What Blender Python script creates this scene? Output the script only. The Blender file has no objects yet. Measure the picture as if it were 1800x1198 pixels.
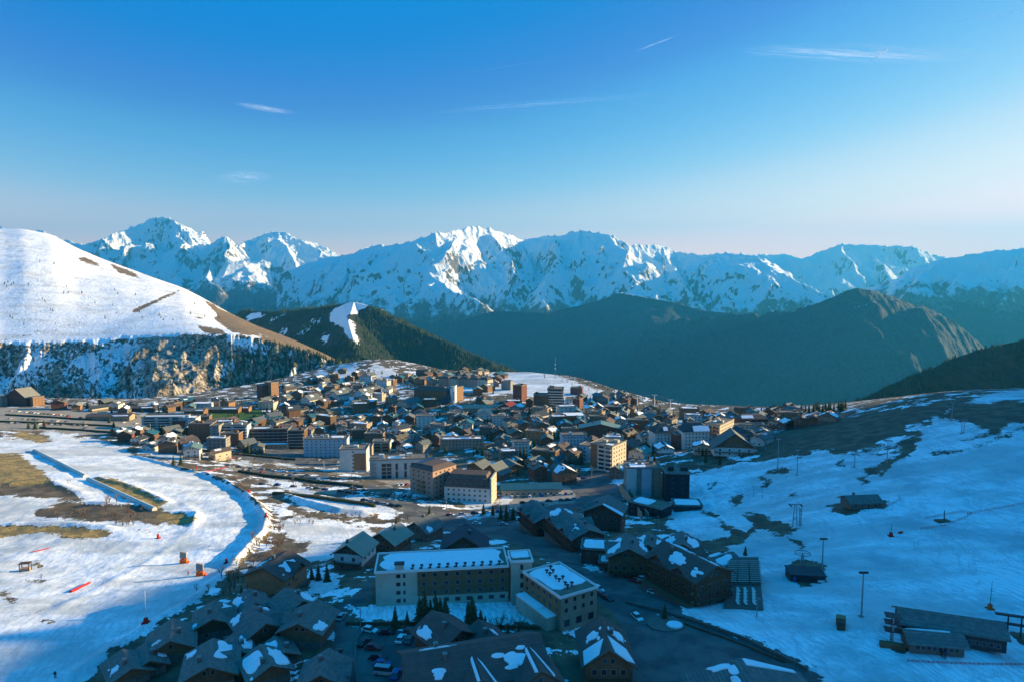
import bpy, bmesh, math, random
import numpy as np
from mathutils import Vector, Matrix
R = math.radians
scene = bpy.context.scene
COL = scene.collection
# ------------------------------------------------------------------ camera
CAMZ = 120.0
PITCH = R(5.4)
cd = bpy.data.cameras.new('camera'); cd.lens = 24; cd.sensor_width = 36
cd.clip_start = 1; cd.clip_end = 80000
cam = bpy.data.objects.new('camera', cd); COL.objects.link(cam)
cam.location = (0, 0, CAMZ); cam.rotation_euler = (R(90) - PITCH, 0, 0)
scene.camera = cam
# ------------------------------------------------------------------ sky and sun
SUN_AZ, SUN_EL = 74.0, 13.0          # azimuth clockwise from the view direction (+Y)
w = bpy.data.worlds.new('World'); scene.world = w; w.use_nodes = True
nt = w.node_tree; nt.nodes.clear()
out = nt.nodes.new('ShaderNodeOutputWorld'); bg = nt.nodes.new('ShaderNodeBackground')
sky = nt.nodes.new('ShaderNodeTexSky'); sky.sky_type = 'NISHITA'; sky.sun_disc = False
sky.sun_elevation = R(SUN_EL); sky.sun_rotation = R(SUN_AZ)
sky.altitude = 2000; sky.air_density = 1.0; sky.dust_density = 0.6; sky.ozone_density = 2.5
EXPO = 1.75
SKY_STR = 0.10
# graded sky: each channel of the sky texture gets its own contrast, as in the photograph's deep blue grading
sep = nt.nodes.new('ShaderNodeSeparateColor'); cmb = nt.nodes.new('ShaderNodeCombineColor')
nt.links.new(sky.outputs[0], sep.inputs[0])
CURVES = [[(0, 0), (.036, 0), (.050, .04), (.085, .24), (.12, .66), (.16, 1.06), (.24, 1.6), (.40, 1.8), (1, 1.8)],
          [(0, .58), (.055, .26), (.0825, .205), (.12, .37), (.18, .66), (.22, .84), (.275, .98), (.40, 1.12), (1, 1.6)],
          [(0, 1.5), (.10, .75), (.15, .63), (.21, .76), (.26, .86), (.33, .92), (.50, 1.05), (1, 1.8)]]
CURVES = [[(x_, y_ * .5) for x_, y_ in c_] for c_ in CURVES]
for i, pts_ in enumerate(CURVES):
    q = nt.nodes.new('ShaderNodeMath'); q.operation = 'MULTIPLY'; q.inputs[1].default_value = .05
    fc_ = nt.nodes.new('ShaderNodeFloatCurve'); cv = fc_.mapping.curves[0]
    for j, (x_, y_) in enumerate(pts_):
        if j == 0: cv.points[0].location = (x_, y_)
        elif j == len(pts_) - 1: cv.points[-1].location = (x_, y_)
        else: cv.points.new(x_, y_)
    for p_ in cv.points: p_.handle_type = 'AUTO_CLAMPED'
    fc_.mapping.update()
    t_ = nt.nodes.new('ShaderNodeMath'); t_.operation = 'MULTIPLY'; t_.inputs[1].default_value = 2.24 / SKY_STR / 2 ** EXPO
    nt.links.new(sep.outputs[i], q.inputs[0]); nt.links.new(q.outputs[0], fc_.inputs['Value']); nt.links.new(fc_.outputs[0], t_.inputs[0]); nt.links.new(t_.outputs[0], cmb.inputs[i])
bg.inputs[1].default_value = SKY_STR
nt.links.new(cmb.outputs[0], bg.inputs[0]); nt.links.new(bg.outputs[0], out.inputs[0])
ld = bpy.data.lights.new('sun', 'SUN'); ld.energy = 5.0; ld.angle = R(0.5); ld.color = (1.0, 0.745, 0.38)
sun = bpy.data.objects.new('sun', ld); COL.objects.link(sun)
SD = Vector((math.sin(R(SUN_AZ)) * math.cos(R(SUN_EL)), math.cos(R(SUN_AZ)) * math.cos(R(SUN_EL)), math.sin(R(SUN_EL))))
sun.rotation_euler = SD.to_track_quat('Z', 'Y').to_euler()
vs = scene.view_settings
vs.view_transform = 'Standard'; vs.look = 'None'; vs.exposure = EXPO; vs.gamma = 1.0
scene.render.engine = 'CYCLES'
cy = scene.cycles
cy.max_bounces = 5; cy.diffuse_bounces = 2; cy.glossy_bounces = 2; cy.transmission_bounces = 2; cy.volume_bounces = 0
cy.use_denoising = True; cy.caustics_reflective = False; cy.caustics_refractive = False
# ------------------------------------------------------------------ helpers: camera geometry (photo pixels 1800 x 1198)
FP = 1200.0
cp, sp = math.cos(PITCH), math.sin(PITCH)
def ray(px, py):
    x = (px - 900) / FP; u = (599 - py) / FP
    return (x, cp + u * sp, u * cp - sp)
def P(px, py, Y):
    d = ray(px, py); k = Y / d[1]
    return (d[0] * k, Y, CAMZ + d[2] * k)
def proj(x, y, z):
    z = z - CAMZ
    dep = y * cp - z * sp; up = y * sp + z * cp
    dep = np.maximum(dep, 1e-3)
    return 900 + FP * x / dep, 599 - FP * up / dep
# ------------------------------------------------------------------ noise
def _h(ix, iy, s):
    n = (ix.astype(np.int64) * 374761393 + iy.astype(np.int64) * 668265263 + s * 1442695041) & 0xffffffff
    n = ((n ^ (n >> 13)) * 1274126177) & 0xffffffff
    return ((n ^ (n >> 16)) & 0xffff) / 65535.0
def perlin(x, y, s=0):
    ix = np.floor(x); iy = np.floor(y); fx = x - ix; fy = y - iy
    ux = fx * fx * fx * (fx * (fx * 6 - 15) + 10); uy = fy * fy * fy * (fy * (fy * 6 - 15) + 10)
    def g(ox, oy):
        a = _h(ix + ox, iy + oy, s) * 2 * np.pi
        return np.cos(a) * (fx - ox) + np.sin(a) * (fy - oy)
    a = g(0, 0) * (1 - ux) + g(1, 0) * ux; b = g(0, 1) * (1 - ux) + g(1, 1) * ux
    return (a * (1 - uy) + b * uy) * 1.5
def fbm(x, y, o=4, s=0, gain=.5):
    r = 0; a = 1; f = 1; t = 0
    for i in range(o):
        r = r + a * perlin(x * f, y * f, s + i); t += a; a *= gain; f *= 2.03
    return r / t
def ridged(x, y, o=5, s=0, gain=.5):
    r = 0; a = 1; f = 1; t = 0; prev = 1.0
    for i in range(o):
        n = 1 - np.abs(perlin(x * f, y * f, s + i)) * 1.6; n = n * n
        r = r + a * n * prev; prev = np.clip(n, 0, 1); t += a; a *= gain; f *= 2.1
    return r / t
# ------------------------------------------------------------------ materials
MATS = {}
class NB:
    def __init__(s, name, rough=.9, metal=0, spec=.2):
        s.m = bpy.data.materials.new(name); s.m.use_nodes = True; s.t = s.m.node_tree
        s.b = s.t.nodes['Principled BSDF']; s.b.inputs['Roughness'].default_value = rough
        s.b.inputs['Metallic'].default_value = metal; s.b.inputs['Specular IOR Level'].default_value = spec
        MATS[name] = s.m
    def n(s, k, **kw):
        nd = s.t.nodes.new('ShaderNode' + k)
        for a, b in kw.items(): setattr(nd, a, b)
        return nd
    def l(s, a, b): s.t.links.new(a, b)
    def val(s, sock, v):
        if isinstance(v, (int, float)): sock.default_value = v
        elif isinstance(v, (tuple, list)): sock.default_value = (*v, 1) if len(v) == 3 and len(sock.default_value) == 4 else v
        else: s.l(v, sock)
    def math(s, op, a, b=0.0, c=None, clamp=False):
        nd = s.n('Math', operation=op, use_clamp=clamp); s.val(nd.inputs[0], a); s.val(nd.inputs[1], b)
        if c is not None: s.val(nd.inputs[2], c)
        return nd.outputs[0]
    def mix(s, f, a, b):
        nd = s.n('Mix', data_type='RGBA'); s.val(nd.inputs[0], f); s.val(nd.inputs[6], a); s.val(nd.inputs[7], b)
        return nd.outputs[2]
    def pos(s, obj=False):
        if obj: return s.n('TexCoord').outputs['Object']
        return s.n('NewGeometry').outputs['Position']
    def scaled(s, v, sc):
        nd = s.n('Mapping'); s.l(v, nd.inputs[0]); nd.inputs['Scale'].default_value = sc if isinstance(sc, tuple) else (sc,) * 3
        return nd.outputs[0]
    def noise(s, v, scale, det=4, rough=.55):
        nd = s.n('TexNoise'); s.l(v, nd.inputs['Vector']); nd.inputs['Scale'].default_value = scale
        nd.inputs['Detail'].default_value = det; nd.inputs['Roughness'].default_value = rough
        return nd.outputs['Fac']
    def step(s, v, lo, hi):
        nd = s.n('MapRange', interpolation_type='SMOOTHSTEP'); s.val(nd.inputs[0], v)
        nd.inputs[1].default_value = lo; nd.inputs[2].default_value = hi
        return nd.outputs[0]
    def color(s, c): s.val(s.b.inputs['Base Color'], c)
    def bump(s, h, dist, strength=1.0):
        nd = s.n('Bump'); nd.inputs['Distance'].default_value = dist; nd.inputs['Strength'].default_value = strength
        s.l(h, nd.inputs['Height']); s.l(nd.outputs[0], s.b.inputs['Normal'])
def attr(nb, name):
    a = nb.n('Attribute', attribute_name=name); sp_ = nb.n('SeparateColor'); nb.l(a.outputs['Color'], sp_.inputs[0])
    return sp_.outputs
SNOW = (.80, .84, .88)
# ------------------------------------------------------------------ mesh helpers
def link(name, me, parent=None):
    o = bpy.data.objects.new(name, me); COL.objects.link(o)
    if parent: o.parent = parent
    return o
def tag(o, label=None, cat=None, group=None, kind=None):
    if label: o['label'] = label
    if cat: o['category'] = cat
    if group: o['group'] = group
    if kind: o['kind'] = kind
    return o
def grid_mesh(name, X, Y, Z, mats, smooth=True, attrs=None, keep=None):
    nr, nc = X.shape
    me = bpy.data.meshes.new(name)
    idx = np.arange(nr * nc).reshape(nr, nc)
    f = np.stack([idx[:-1, :-1], idx[:-1, 1:], idx[1:, 1:], idx[1:, :-1]], -1).reshape(-1, 4)
    if keep is not None: f = f[keep.reshape(-1)]
    used = np.unique(f); remap = np.full(nr * nc, -1); remap[used] = np.arange(len(used)); f = remap[f]
    co = np.stack([X.ravel(), Y.ravel(), Z.ravel()], -1)[used]
    me.vertices.add(len(co)); me.vertices.foreach_set('co', co.ravel().astype(np.float32))
    me.loops.add(f.size); me.loops.foreach_set('vertex_index', f.ravel().astype(np.int32))
    me.polygons.add(len(f)); me.polygons.foreach_set('loop_start', np.arange(0, f.size, 4, dtype=np.int32))
    me.update(calc_edges=True)
    me.polygons.foreach_set('use_smooth', np.full(len(f), smooth))
    for m in mats: me.materials.append(m)
    for k, v in (attrs or {}).items():
        at = me.color_attributes.new(k, 'FLOAT_COLOR', 'POINT')
        c = np.ones((len(co), 4), np.float32); vv = v.reshape(nr * nc, -1)[used]; c[:, :vv.shape[1]] = vv
        at.data.foreach_set('color', c.ravel())
    me.validate()
    return link(name, me)
# ------------------------------------------------------------------ near terrain: height by thin plate spline through surveyed points
CP = [ # px, py, Y
 (100,1198,158),(500,1198,150),(900,1198,147),(1300,1198,147),(1700,1198,150),(-150,1150,170),(1950,1150,170),
 (100,1100,188),(480,1062,192),(780,1060,189),(1000,1090,180),(1180,1100,176),(1650,1130,163),(1450,1100,178),
 (100,1000,250),(330,1000,250),(620,1012,219),(700,985,236),(1100,1010,222),(1350,1000,232),(1650,1000,222),(1850,1000,215),
 (20,930,300),(250,920,310),(450,920,312),(650,920,325),(850,920,325),(950,895,348),(1120,910,330),(1300,920,305),(1500,900,285),(1780,900,272),
 (60,850,385),(250,840,410),(450,860,395),(700,870,385),(840,890,375),(1060,845,430),(1150,880,375),(1230,840,400),
 (100,770,600),(300,790,560),(560,810,560),(650,835,480),(800,800,560),(950,790,560),(1190,797,480),(1290,806,440),(1400,800,415),(1600,790,372),(1800,745,378),
 (30,715,790),(200,730,740),(400,740,740),(600,730,800),(800,735,760),(980,730,690),(1180,740,700),(1390,752,535),(1500,745,470),
 (1490,718,560),(1650,691,530),(1800,684,520),(1950,690,480),
 (100,706,900),(300,706,900),(500,700,930),(650,682,1000),(640,637,1210),(575,650,1200),(700,668,1100),(760,695,880),(800,655,1180),(900,660,1120),(980,662,1050),(1060,688,900),(1130,712,820),(1250,724,760),(1380,722,700),
]
pts = np.array([P(*c) for c in CP])
def tps_fit(p, z, lam=.02):
    s = 300.0; q = p / s; d = np.linalg.norm(q[:, None] - q[None], axis=-1)
    K = np.where(d > 0, d * d * np.log(d + 1e-9), 0) + lam * np.eye(len(q)) * .05
    A = np.hstack([np.ones((len(q), 1)), q]); M = np.block([[K, A], [A.T, np.zeros((3, 3))]])
    sol = np.linalg.solve(M, np.concatenate([z, np.zeros(3)]))
    return q, sol, s
TQ, TS, TSC = tps_fit(pts[:, :2], pts[:, 2])
def tps(x, y):
    shp = np.shape(x); x = np.ravel(x) / TSC; y = np.ravel(y) / TSC; r = np.zeros(len(x))
    for i in range(len(TQ)):
        d2 = (x - TQ[i, 0]) ** 2 + (y - TQ[i, 1]) ** 2 + 1e-12
        r += TS[i] * .5 * d2 * np.log(d2)
    n = len(TQ); r += TS[n] + TS[n + 1] * x + TS[n + 2] * y
    return r.reshape(shp)
def polydist(x, y, pl):
    """distance and parameter along a polyline"""
    best = np.full(np.shape(x), 1e9); val = np.zeros(np.shape(x))
    L = 0
    for (a, b) in zip(pl[:-1], pl[1:]):
        dx, dy = b[0] - a[0], b[1] - a[1]; l2 = dx * dx + dy * dy + 1e-9
        t = np.clip(((x - a[0]) * dx + (y - a[1]) * dy) / l2, 0, 1)
        d = np.hypot(x - a[0] - t * dx, y - a[1] - t * dy); m = d < best
        best = np.where(m, d, best); val = np.where(m, L + t * math.sqrt(l2), val); L += math.sqrt(l2)
    return best, val, L
# rim of the plateau: beyond it the land falls into the valley
RIM = [(-1500, 960), (-700, 960), (-520, 950), (-400, 1150), (-340, 1240), (-220, 1250), (-130, 1200), (-60, 1190), (30, 1160), (90, 1060), (140, 920), (190, 840), (260, 790), (330, 710), (372, 640), (400, 560), (420, 535), (800, 500)]
rx = np.array([a for a, b in RIM]); ry = np.array([b for a, b in RIM])
def drop(x, y):
    yr = np.interp(x, rx, ry); e = np.maximum(0, y - yr)
    return np.where(e < 40, e * e / 80.0, 20 + (e - 40) * 1.0) * .8
def base_h(x, y):
    z = tps(x, np.minimum(y, np.interp(x, rx, ry) + 30))
    return z - np.minimum(drop(x, y), 260)
def ground0(px, py, H=base_h):
    """photo pixel -> point on the base terrain"""
    d = ray(px, py)
    ys = np.concatenate([np.arange(90, 500, 1.0), np.arange(500, 1500, 3.0)]); k = ys / d[1]
    zr = CAMZ + d[2] * k; zt = H(d[0] * k, ys)
    i = np.argmax(zt >= zr)
    if not (zt >= zr).any(): i = len(ys) - 1
    if i == 0: return (d[0] * k[0], ys[0], zt[0])
    a = zr[i - 1] - zt[i - 1]; b = zr[i] - zt[i]; f = a / (a - b + 1e-9); y = ys[i - 1] + f * (ys[i] - ys[i - 1]); kk = y / d[1]
    return (d[0] * kk, y, CAMZ + d[2] * kk)
def gpoly(pp): return [ground0(*p)[:2] for p in pp]
# snow banks beside the piste, ditches and terraces (real relief added to the base)
BANKS = [([(165,838),(235,856),(300,885)], 1.4, 3.0),([(0,922),(110,922),(210,930)], 1.6, 3.5),([(60,897),(150,884),(260,888)], 1.2, 3.0),([(0,850),(90,846),(150,870)], 1.3, 4.0),([(300,900),(345,903),(338,925)], 1.5, 2.0),([(352,832),(395,848),(430,868),(455,890),(469,915),(462,940),(435,965),(405,998)], 2.6, 2.2),
         ([(405,998),(360,1040),(320,1068),(262,1100),(200,1140),(120,1190)], 1.3, 2.5),
         ([(90,1075),(160,1040),(240,1000),(300,960),(345,920),(350,905),(320,880)], .35, 2.5),
         ([(230,800),(290,815),(350,832)], 1.5, 2.0),
         ([(1230,850),(1260,905),(1300,940),(1400,975)], .6, 2.0),
         ([(490,870),(540,885),(600,900),(660,905)], 2.5, 3.0)]
BK = [(gpoly(p), h, wd) for p, h, wd in BANKS]
HU = (math.sin(R(SUN_AZ)), math.cos(R(SUN_AZ)))
# the crest of the hill beside the resort follows from where its shadow ends in the town
_sh = []
for px_, py_, Y_ in ((0,1112,180),(262,1098,187),(400,1052,200),(500,996,238),(620,972,250),(750,940,295),(900,898,350),(1050,864,376),(1200,832,415),(1290,818,425),(1345,780,446),(1500,720,515)):
    q_ = P(px_, py_, Y_); u_ = q_[0] * HU[0] + q_[1] * HU[1]; _sh.append((-q_[0] * HU[1] + q_[1] * HU[0], q_[2] + 2 + (640 - u_) * math.tan(R(SUN_EL))))
_sh.sort(); HW = [-500, 60] + [q[0] for q in _sh] + [_sh[-1][0] + 30, _sh[-1][0] + 90]; HZ = [_sh[0][1] + 45, _sh[0][1] + 15] + [q[1] for q in _sh] + [_sh[-1][1] - 35, -40]
def side_hill(x, y):
    u = x * HU[0] + y * HU[1]; v = -x * HU[1] + y * HU[0]
    return np.interp(v, HW, HZ) - .85 * np.maximum(0, np.abs(u - 640) - 25) + 3 * fbm(x / 30, y / 30, 3, 77)
def H(x, y):
    x = np.asarray(x, float); y = np.asarray(y, float)
    z = base_h(x, y)
    z = np.where(x > .83 * np.maximum(y, 40), np.maximum(z, side_hill(x, y)), z)
    near = y < 650
    for pl, h, wd in BK:
        d, t, L = polydist(x, y, pl)
        z = z + h * np.exp(-(d / wd) ** 2) * np.clip(np.minimum(t, L - t) / 8 + .2, 0, 1)
    lf = np.clip((-60 - x) / 60, 0, 1) * np.clip((y - 180) / 60, 0, 1)
    z = z + .5 * fbm(x / 45, y / 45, 3, 5) + np.where(near, (.14 + .04 * lf) * fbm(x / 6, y / 6, 4, 9) + (.35 + .25 * lf) * fbm(x / 17 + 5, y / 17, 3, 19), 0)
    return z
def Hs(x, y): return float(H(np.array([x]), np.array([y]))[0])
def G(px, py):
    p = ground0(px, py); return Vector((p[0], p[1], Hs(p[0], p[1])))

# ------------------------------------------------------------------ what covers the ground, traced as patches
def raster(polys, W=1800, Hh=1198, pad=200):
    m = np.zeros((Hh // 2 + pad, W // 2 + 2 * pad), bool)
    for pl in polys:
        p = np.array(pl, float) / 2 + [pad, 0]
        y0, y1 = int(max(0, p[:, 1].min())), int(min(m.shape[0] - 1, p[:, 1].max()))
        for yy in range(y0, y1 + 1):
            xs = []
            for (ax, ay), (bx, by) in zip(p, np.roll(p, -1, 0)):
                if (ay <= yy + .5) != (by <= yy + .5): xs.append(ax + (yy + .5 - ay) / (by - ay) * (bx - ax))
            xs.sort()
            for a, b in zip(xs[::2], xs[1::2]): m[yy, max(0, int(a)):max(0, int(b) + 1)] = 1
    return m
def ell(x, y, a, b): return [(x + a * math.cos(t), y + b * math.sin(t)) for t in np.linspace(0, 6.28, 10)[:-1]]
SN = [[(560,822),(640,828),(650,833),(570,830)],[(480,812),(530,818),(520,823),(482,818)],[(610,868),(660,872),(655,878),(612,875)],[(800,905),(860,900),(900,906),(860,910),(810,911)],[(905,905),(950,902),(960,912),(915,914)],[(990,905),(1030,915),(1020,922)],[(730,880),(775,884),(770,892),(735,888)],[(1130,1008),(1165,1015),(1160,1025),(1130,1018)],[(1030,985),(1060,1000),(1050,1004),(1028,992)],[(1165,1082),(1190,1088),(1180,1094)],[(1215,1060),(1240,1055),(1235,1085),(1205,1075)],[(620,1090),(650,1093),(645,1098),(622,1096)],[(235,790),(270,785),(320,800),(330,812),(280,805)],[(250,775),(300,780),(310,786),(262,784)],[(60,758),(95,757),(130,768),(150,775),(100,772)],[(455,838),(520,848),(560,862),(540,866),(480,852)],[(560,880),(620,878),(690,893),(720,900),(700,906),(640,895)],[(700,866),(760,862),(775,870),(720,874)],[(390,805),(440,812),(452,822),(410,815)],[(330,780),(375,785),(370,792),(335,788)],[(-400,765),(60,772),(110,775),(160,768),(215,785),(230,798),(290,815),(350,832),(400,850),(440,872),(474,915),(467,945),(432,977),(402,1008),(330,1064),(262,1110),(190,1155),(140,1198),(120,1500),(-400,1500)],
 [(490,915),(520,905),(560,912),(640,925),(665,945),(645,957),(600,972),(590,985),(520,997),(500,990),(530,970),(560,955),(520,950),(495,935)],
 [(500,868),(540,866),(600,882),(662,900),(645,910),(580,902),(530,892)],
 [(440,988),(520,984),(500,1005),(430,1012)],[(560,1000),(590,1005),(600,1030),(560,1045),(545,1030)],
 [(608,1068),(657,1060),(900,1048),(965,1098),(950,1100),(700,1093),(640,1090)],
 [(1205,838),(1300,812),(1345,812),(1400,800),(1440,791),(1490,800),(1560,800),(1600,782),(1640,755),(1720,760),(1800,742),(2200,700),(2200,1500),(1460,1500),(1455,1198),(1400,1150),(1300,1118),(1215,1085),(1180,1052),(1230,1015),(1250,975),(1250,950),(1200,938),(1170,928),(1180,905),(1210,880),(1212,860)],
 [(1700,706),(1745,692),(1800,685),(1900,680),(1900,706),(1760,704),(1690,712)],
 [(1605,745),(1630,748),(1632,760),(1615,757)],[(1580,770),(1605,765),(1610,776),(1590,778)],[(1560,780),(1585,776),(1590,782),(1565,785)],
 [(1640,736),(1690,738),(1745,757),(1700,765),(1636,758)],[(1650,712),(1672,704),(1676,709),(1655,722),(1642,735),(1638,730)],
 [(1310,765),(1350,750),(1380,765),(1345,768),(1315,775)],[(1350,770),(1400,762),(1395,766),(1355,772)],
 [(1490,798),(1560,782),(1582,780),(1580,784),(1500,802)],
 [(800,664),(870,655),(960,653),(1010,672),(1100,700),(1095,716),(1020,710),(980,705),(900,692),(840,692),(810,686)],
 [(655,640),(690,650),(712,666),(700,680),(660,672),(650,655)],[(600,640),(628,642),(622,656),(600,668),(588,655)],[(560,650),(580,655),(570,668),(552,664)],[(620,668),(650,674),(690,684),(640,682)],
 [(560,700),(640,690),(690,690),(700,704),(600,712)],[(1170,878),(1235,873),(1242,892),(1190,896)],
 [(820,878),(860,876),(880,885),(850,893),(815,890)],[(880,872),(895,868),(900,885),(880,888)],
 [(60,785),(90,792),(150,832),(120,834),(90,815),(62,800)],[(270,985),(330,1010),(300,1020)],
 [(1075,842),(1095,822),(1110,835),(1100,850),(1080,850)],[(955,1180),(1020,1198),(960,1198)],[(400,765),(460,770),(455,776),(400,772)]]
GR = [[(-200,800),(35,795),(40,805),(75,828),(92,845),(75,851),(-200,852)],[(-200,925),(60,923),(140,925),(212,933),(186,938),(195,946),(130,949),(110,938),(60,936),(20,945),(-200,943)],
 [(165,838),(200,841),(240,856),(298,884),(270,894),(210,870),(175,850)],[(272,908),(300,901),(340,903),(343,912),(330,925),(305,922)],
 [(66,985),(80,990),(70,998),(55,996)],[(15,762),(40,758),(80,768),(95,775),(70,778),(40,772)]]
BR = [[(1330,772),(1345,768),(1490,735),(1640,712),(1672,702),(1672,712),(1650,722),(1636,735),(1600,742),(1560,770),(1490,792),(1440,788),(1400,796),(1345,806),(1340,790)],[(1672,712),(1690,714),(1800,708),(1900,708),(1900,735),(1800,741),(1745,754),(1700,738),(1672,733)],[(-200,852),(90,847),(130,862),(152,880),(90,877),(20,872),(-200,876)],[(60,896),(110,884),(150,886),(200,888),(262,890),(292,900),(282,927),(230,916),(180,919),(120,912),(60,906)],
 [(224,929),(276,934),(270,938),(228,934)],ell(60,1023,22,4),ell(6,1046,16,6),ell(18,1060,9,3.5),ell(26,1071,9,2),[(50,1084),(64,1074),(90,1064),(80,1072),(60,1083)],ell(83,1094,17,5),ell(4,1023,8,4),
 [(1283,886),(1292,872),(1310,869),(1302,884),(1288,891)],[(1300,897),(1330,904),(1370,914),(1408,936),(1370,940),(1330,926)],
 [(1452,893),(1480,885),(1560,878),(1558,892),(1512,898),(1492,906)],[(1545,836),(1560,815),(1590,790),(1585,775),(1612,770),(1612,790),(1572,816),(1552,840)],
 [(1625,798),(1700,787),(1770,764),(1800,750),(1900,730),(1900,736),(1800,757),(1770,770),(1690,794),(1640,803)],[(1688,772),(1745,758),(1738,752),(1772,758),(1720,770),(1692,777)],
 [(1350,827),(1400,820),(1380,832),(1345,834)],[(1465,812),(1485,806),(1492,812),(1475,818)],[(1416,822),(1465,815),(1440,824)],[(1320,840),(1350,836),(1345,845)],
 [(1515,830),(1548,815),(1560,808),(1580,812),(1560,820),(1530,835)],[(1390,790),(1420,788),(1425,800),(1395,803)],
 [(1380,992),(1400,985),(1455,988),(1455,1020),(1400,1028),(1385,1015)],[(1388,945),(1400,945),(1418,960),(1400,962)],
 [(1235,855),(1260,845),(1255,858)],[(1255,905),(1300,935),(1310,950),(1290,945)],[(1270,945),(1300,940),(1290,950),(1260,960),(1275,985),(1262,985),(1250,960)],
 [(1555,1120),(1600,1135),(1595,1145),(1560,1142)],[(1775,1110),(1900,1125),(1900,1140),(1780,1130)],ell(155,985,12,1.6),ell(205,1009,8,1.2)]
BR += [[(1225,900),(1232,895),(1262,905),(1258,912)],[(1335,850),(1352,846),(1360,852),(1345,857)],[(1500,845),(1515,838),(1530,842),(1515,850)],[(1735,1040),(1750,1036),(1756,1042)],[(1240,960),(1262,950),(1300,940),(1320,925),(1330,930),(1310,950),(1275,962),(1262,985),(1250,985)],[(1380,870),(1400,866),(1410,872),(1392,876)]]
AS = [[(-100,713),(60,717),(160,722),(260,732),(330,742),(270,760),(160,764),(60,758),(-100,752)],
 [(250,768),(330,788),(420,798),(560,811),(700,838),(765,846),(745,855),(690,850),(560,822),(420,808),(330,798),(250,780)],[(395,817),(480,829),(600,848),(700,856),(690,862),(600,856),(480,838),(395,823)],
 [(480,849),(600,864),(700,880),(765,882),(765,902),(700,896),(620,876),(560,868),(480,856)],
 [(690,880),(800,898),(905,888),(985,882),(1000,852),(1035,832),(1062,832),(1085,850),(1098,880),(1000,897),(965,930),(1040,975),(1130,1035),(1235,1070),(1330,1112),(1445,1165),(1470,1500),(1080,1500),(1110,1120),(1060,1062),(1000,1010),(930,962),(850,942),(760,932),(700,908)],
 [(890,862),(1000,852),(1018,882),(900,896)],
 [(560,1500),(585,1198),(588,1120),(590,1075),(640,1030),(654,1012),(657,1052),(614,1080),(618,1098),(700,1108),(785,1102),(785,1500)],
 [(460,775),(620,800),(640,815),(560,808),(460,795)]]
GN = [[(325,727),(400,721),(458,721),(470,729),(430,739),(335,739)]]
LOT = [AS[0], AS[5], [(395,815),(480,840),(600,862),(590,870),(480,855),(395,830)], [(640,842),(745,846),(700,860)]]
S_ = raster(SN); G_ = raster(GR); B_ = raster(BR); A_ = raster(AS); N_ = raster(GN); L_ = raster(LOT)
S_ &= ~G_ & ~B_ & ~N_; A_ &= ~S_
def blur(m, k=2):
    m = m.astype(np.float32)
    for _ in range(2):
        for ax in (0, 1):
            c = sum(np.roll(m, i, ax) for i in range(-k, k + 1)) / (2 * k + 1); m = c
    return m
def sample(m, px, py):
    u = np.clip(px / 2 + 200, 0, m.shape[1] - 1.01); v = np.clip(py / 2, 0, m.shape[0] - 1.01)
    iu = u.astype(int); iv = v.astype(int); fu = u - iu; fv = v - iv
    return (m[iv, iu] * (1 - fu) + m[iv, iu + 1] * fu) * (1 - fv) + (m[iv + 1, iu] * (1 - fu) + m[iv + 1, iu + 1] * fu) * fv
az = np.concatenate([np.linspace(-60, -40, 30)[:-1], np.linspace(-40, 40, 1000), np.linspace(40, 100, 150)[1:]])
rr = np.concatenate([np.geomspace(45, 130, 30)[:-1], np.geomspace(130, 600, 620), np.geomspace(600, 1700, 240)[1:]])
AZ, RR = np.meshgrid(np.radians(az), rr)
TX, TY = RR * np.sin(AZ), RR * np.cos(AZ)
TZ = H(TX, TY)
pu, pv = proj(TX, TY, TZ)
ok = (TY > 60)
wrp = 300 / np.maximum(RR, 60)
wu = (26 * fbm(TX / 11, TY / 11, 5, 201, .6) * wrp); wv_ = 11 * fbm(TX / 9 + 7, TY / 14, 5, 211, .6) * wrp
cls = [np.where(ok, sample(blur(m), pu + wu * k_, pv + wv_ * k_), 0) for m, k_ in ((S_, 1), (G_, 1), (A_, .25))]
cl2 = [np.where(ok, sample(blur(m), pu + wu * k_, pv + wv_ * k_), 0) for m, k_ in ((N_, .2), (L_, .3), (B_, 1))]
# the off-camera hill and everything beside it carries snow
side = TX > .80 * np.maximum(TY, 1)
cls[0] = np.where(side, 1, cls[0])
g = NB('ground_cover', .9)
a = attr(g, 'cover'); b = attr(g, 'cover2'); pos = g.pos()
n1 = g.noise(pos, .9, 6, .65); n2 = g.noise(pos, .12, 5, .6); n3 = g.noise(pos, 3.0, 3)
nm = g.math('ADD', g.math('MULTIPLY', n1, .6), g.math('MULTIPLY', n2, .4))
dirt = g.mix(g.step(n2, .4, .62), (.085, .066, .045), (.16, .125, .08))
dirt = g.mix(g.math('MULTIPLY', g.step(n1, .45, .65), .5), dirt, (.06, .058, .042))
gold = g.mix(g.step(n1, .35, .6), (.17, .12, .05), (.42, .29, .10)); gold = g.mix(g.math('MULTIPLY', g.step(n2, .45, .6), .7), gold, (.12, .10, .05))
asph = g.mix(g.step(n2, .42, .6), (.075, .078, .080), (.13, .128, .12))
lot = g.mix(g.step(n1, .4, .6), (.24, .21, .17), (.34, .30, .24))
asph = g.mix(g.step(b[1], .4, .6), asph, lot)
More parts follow.
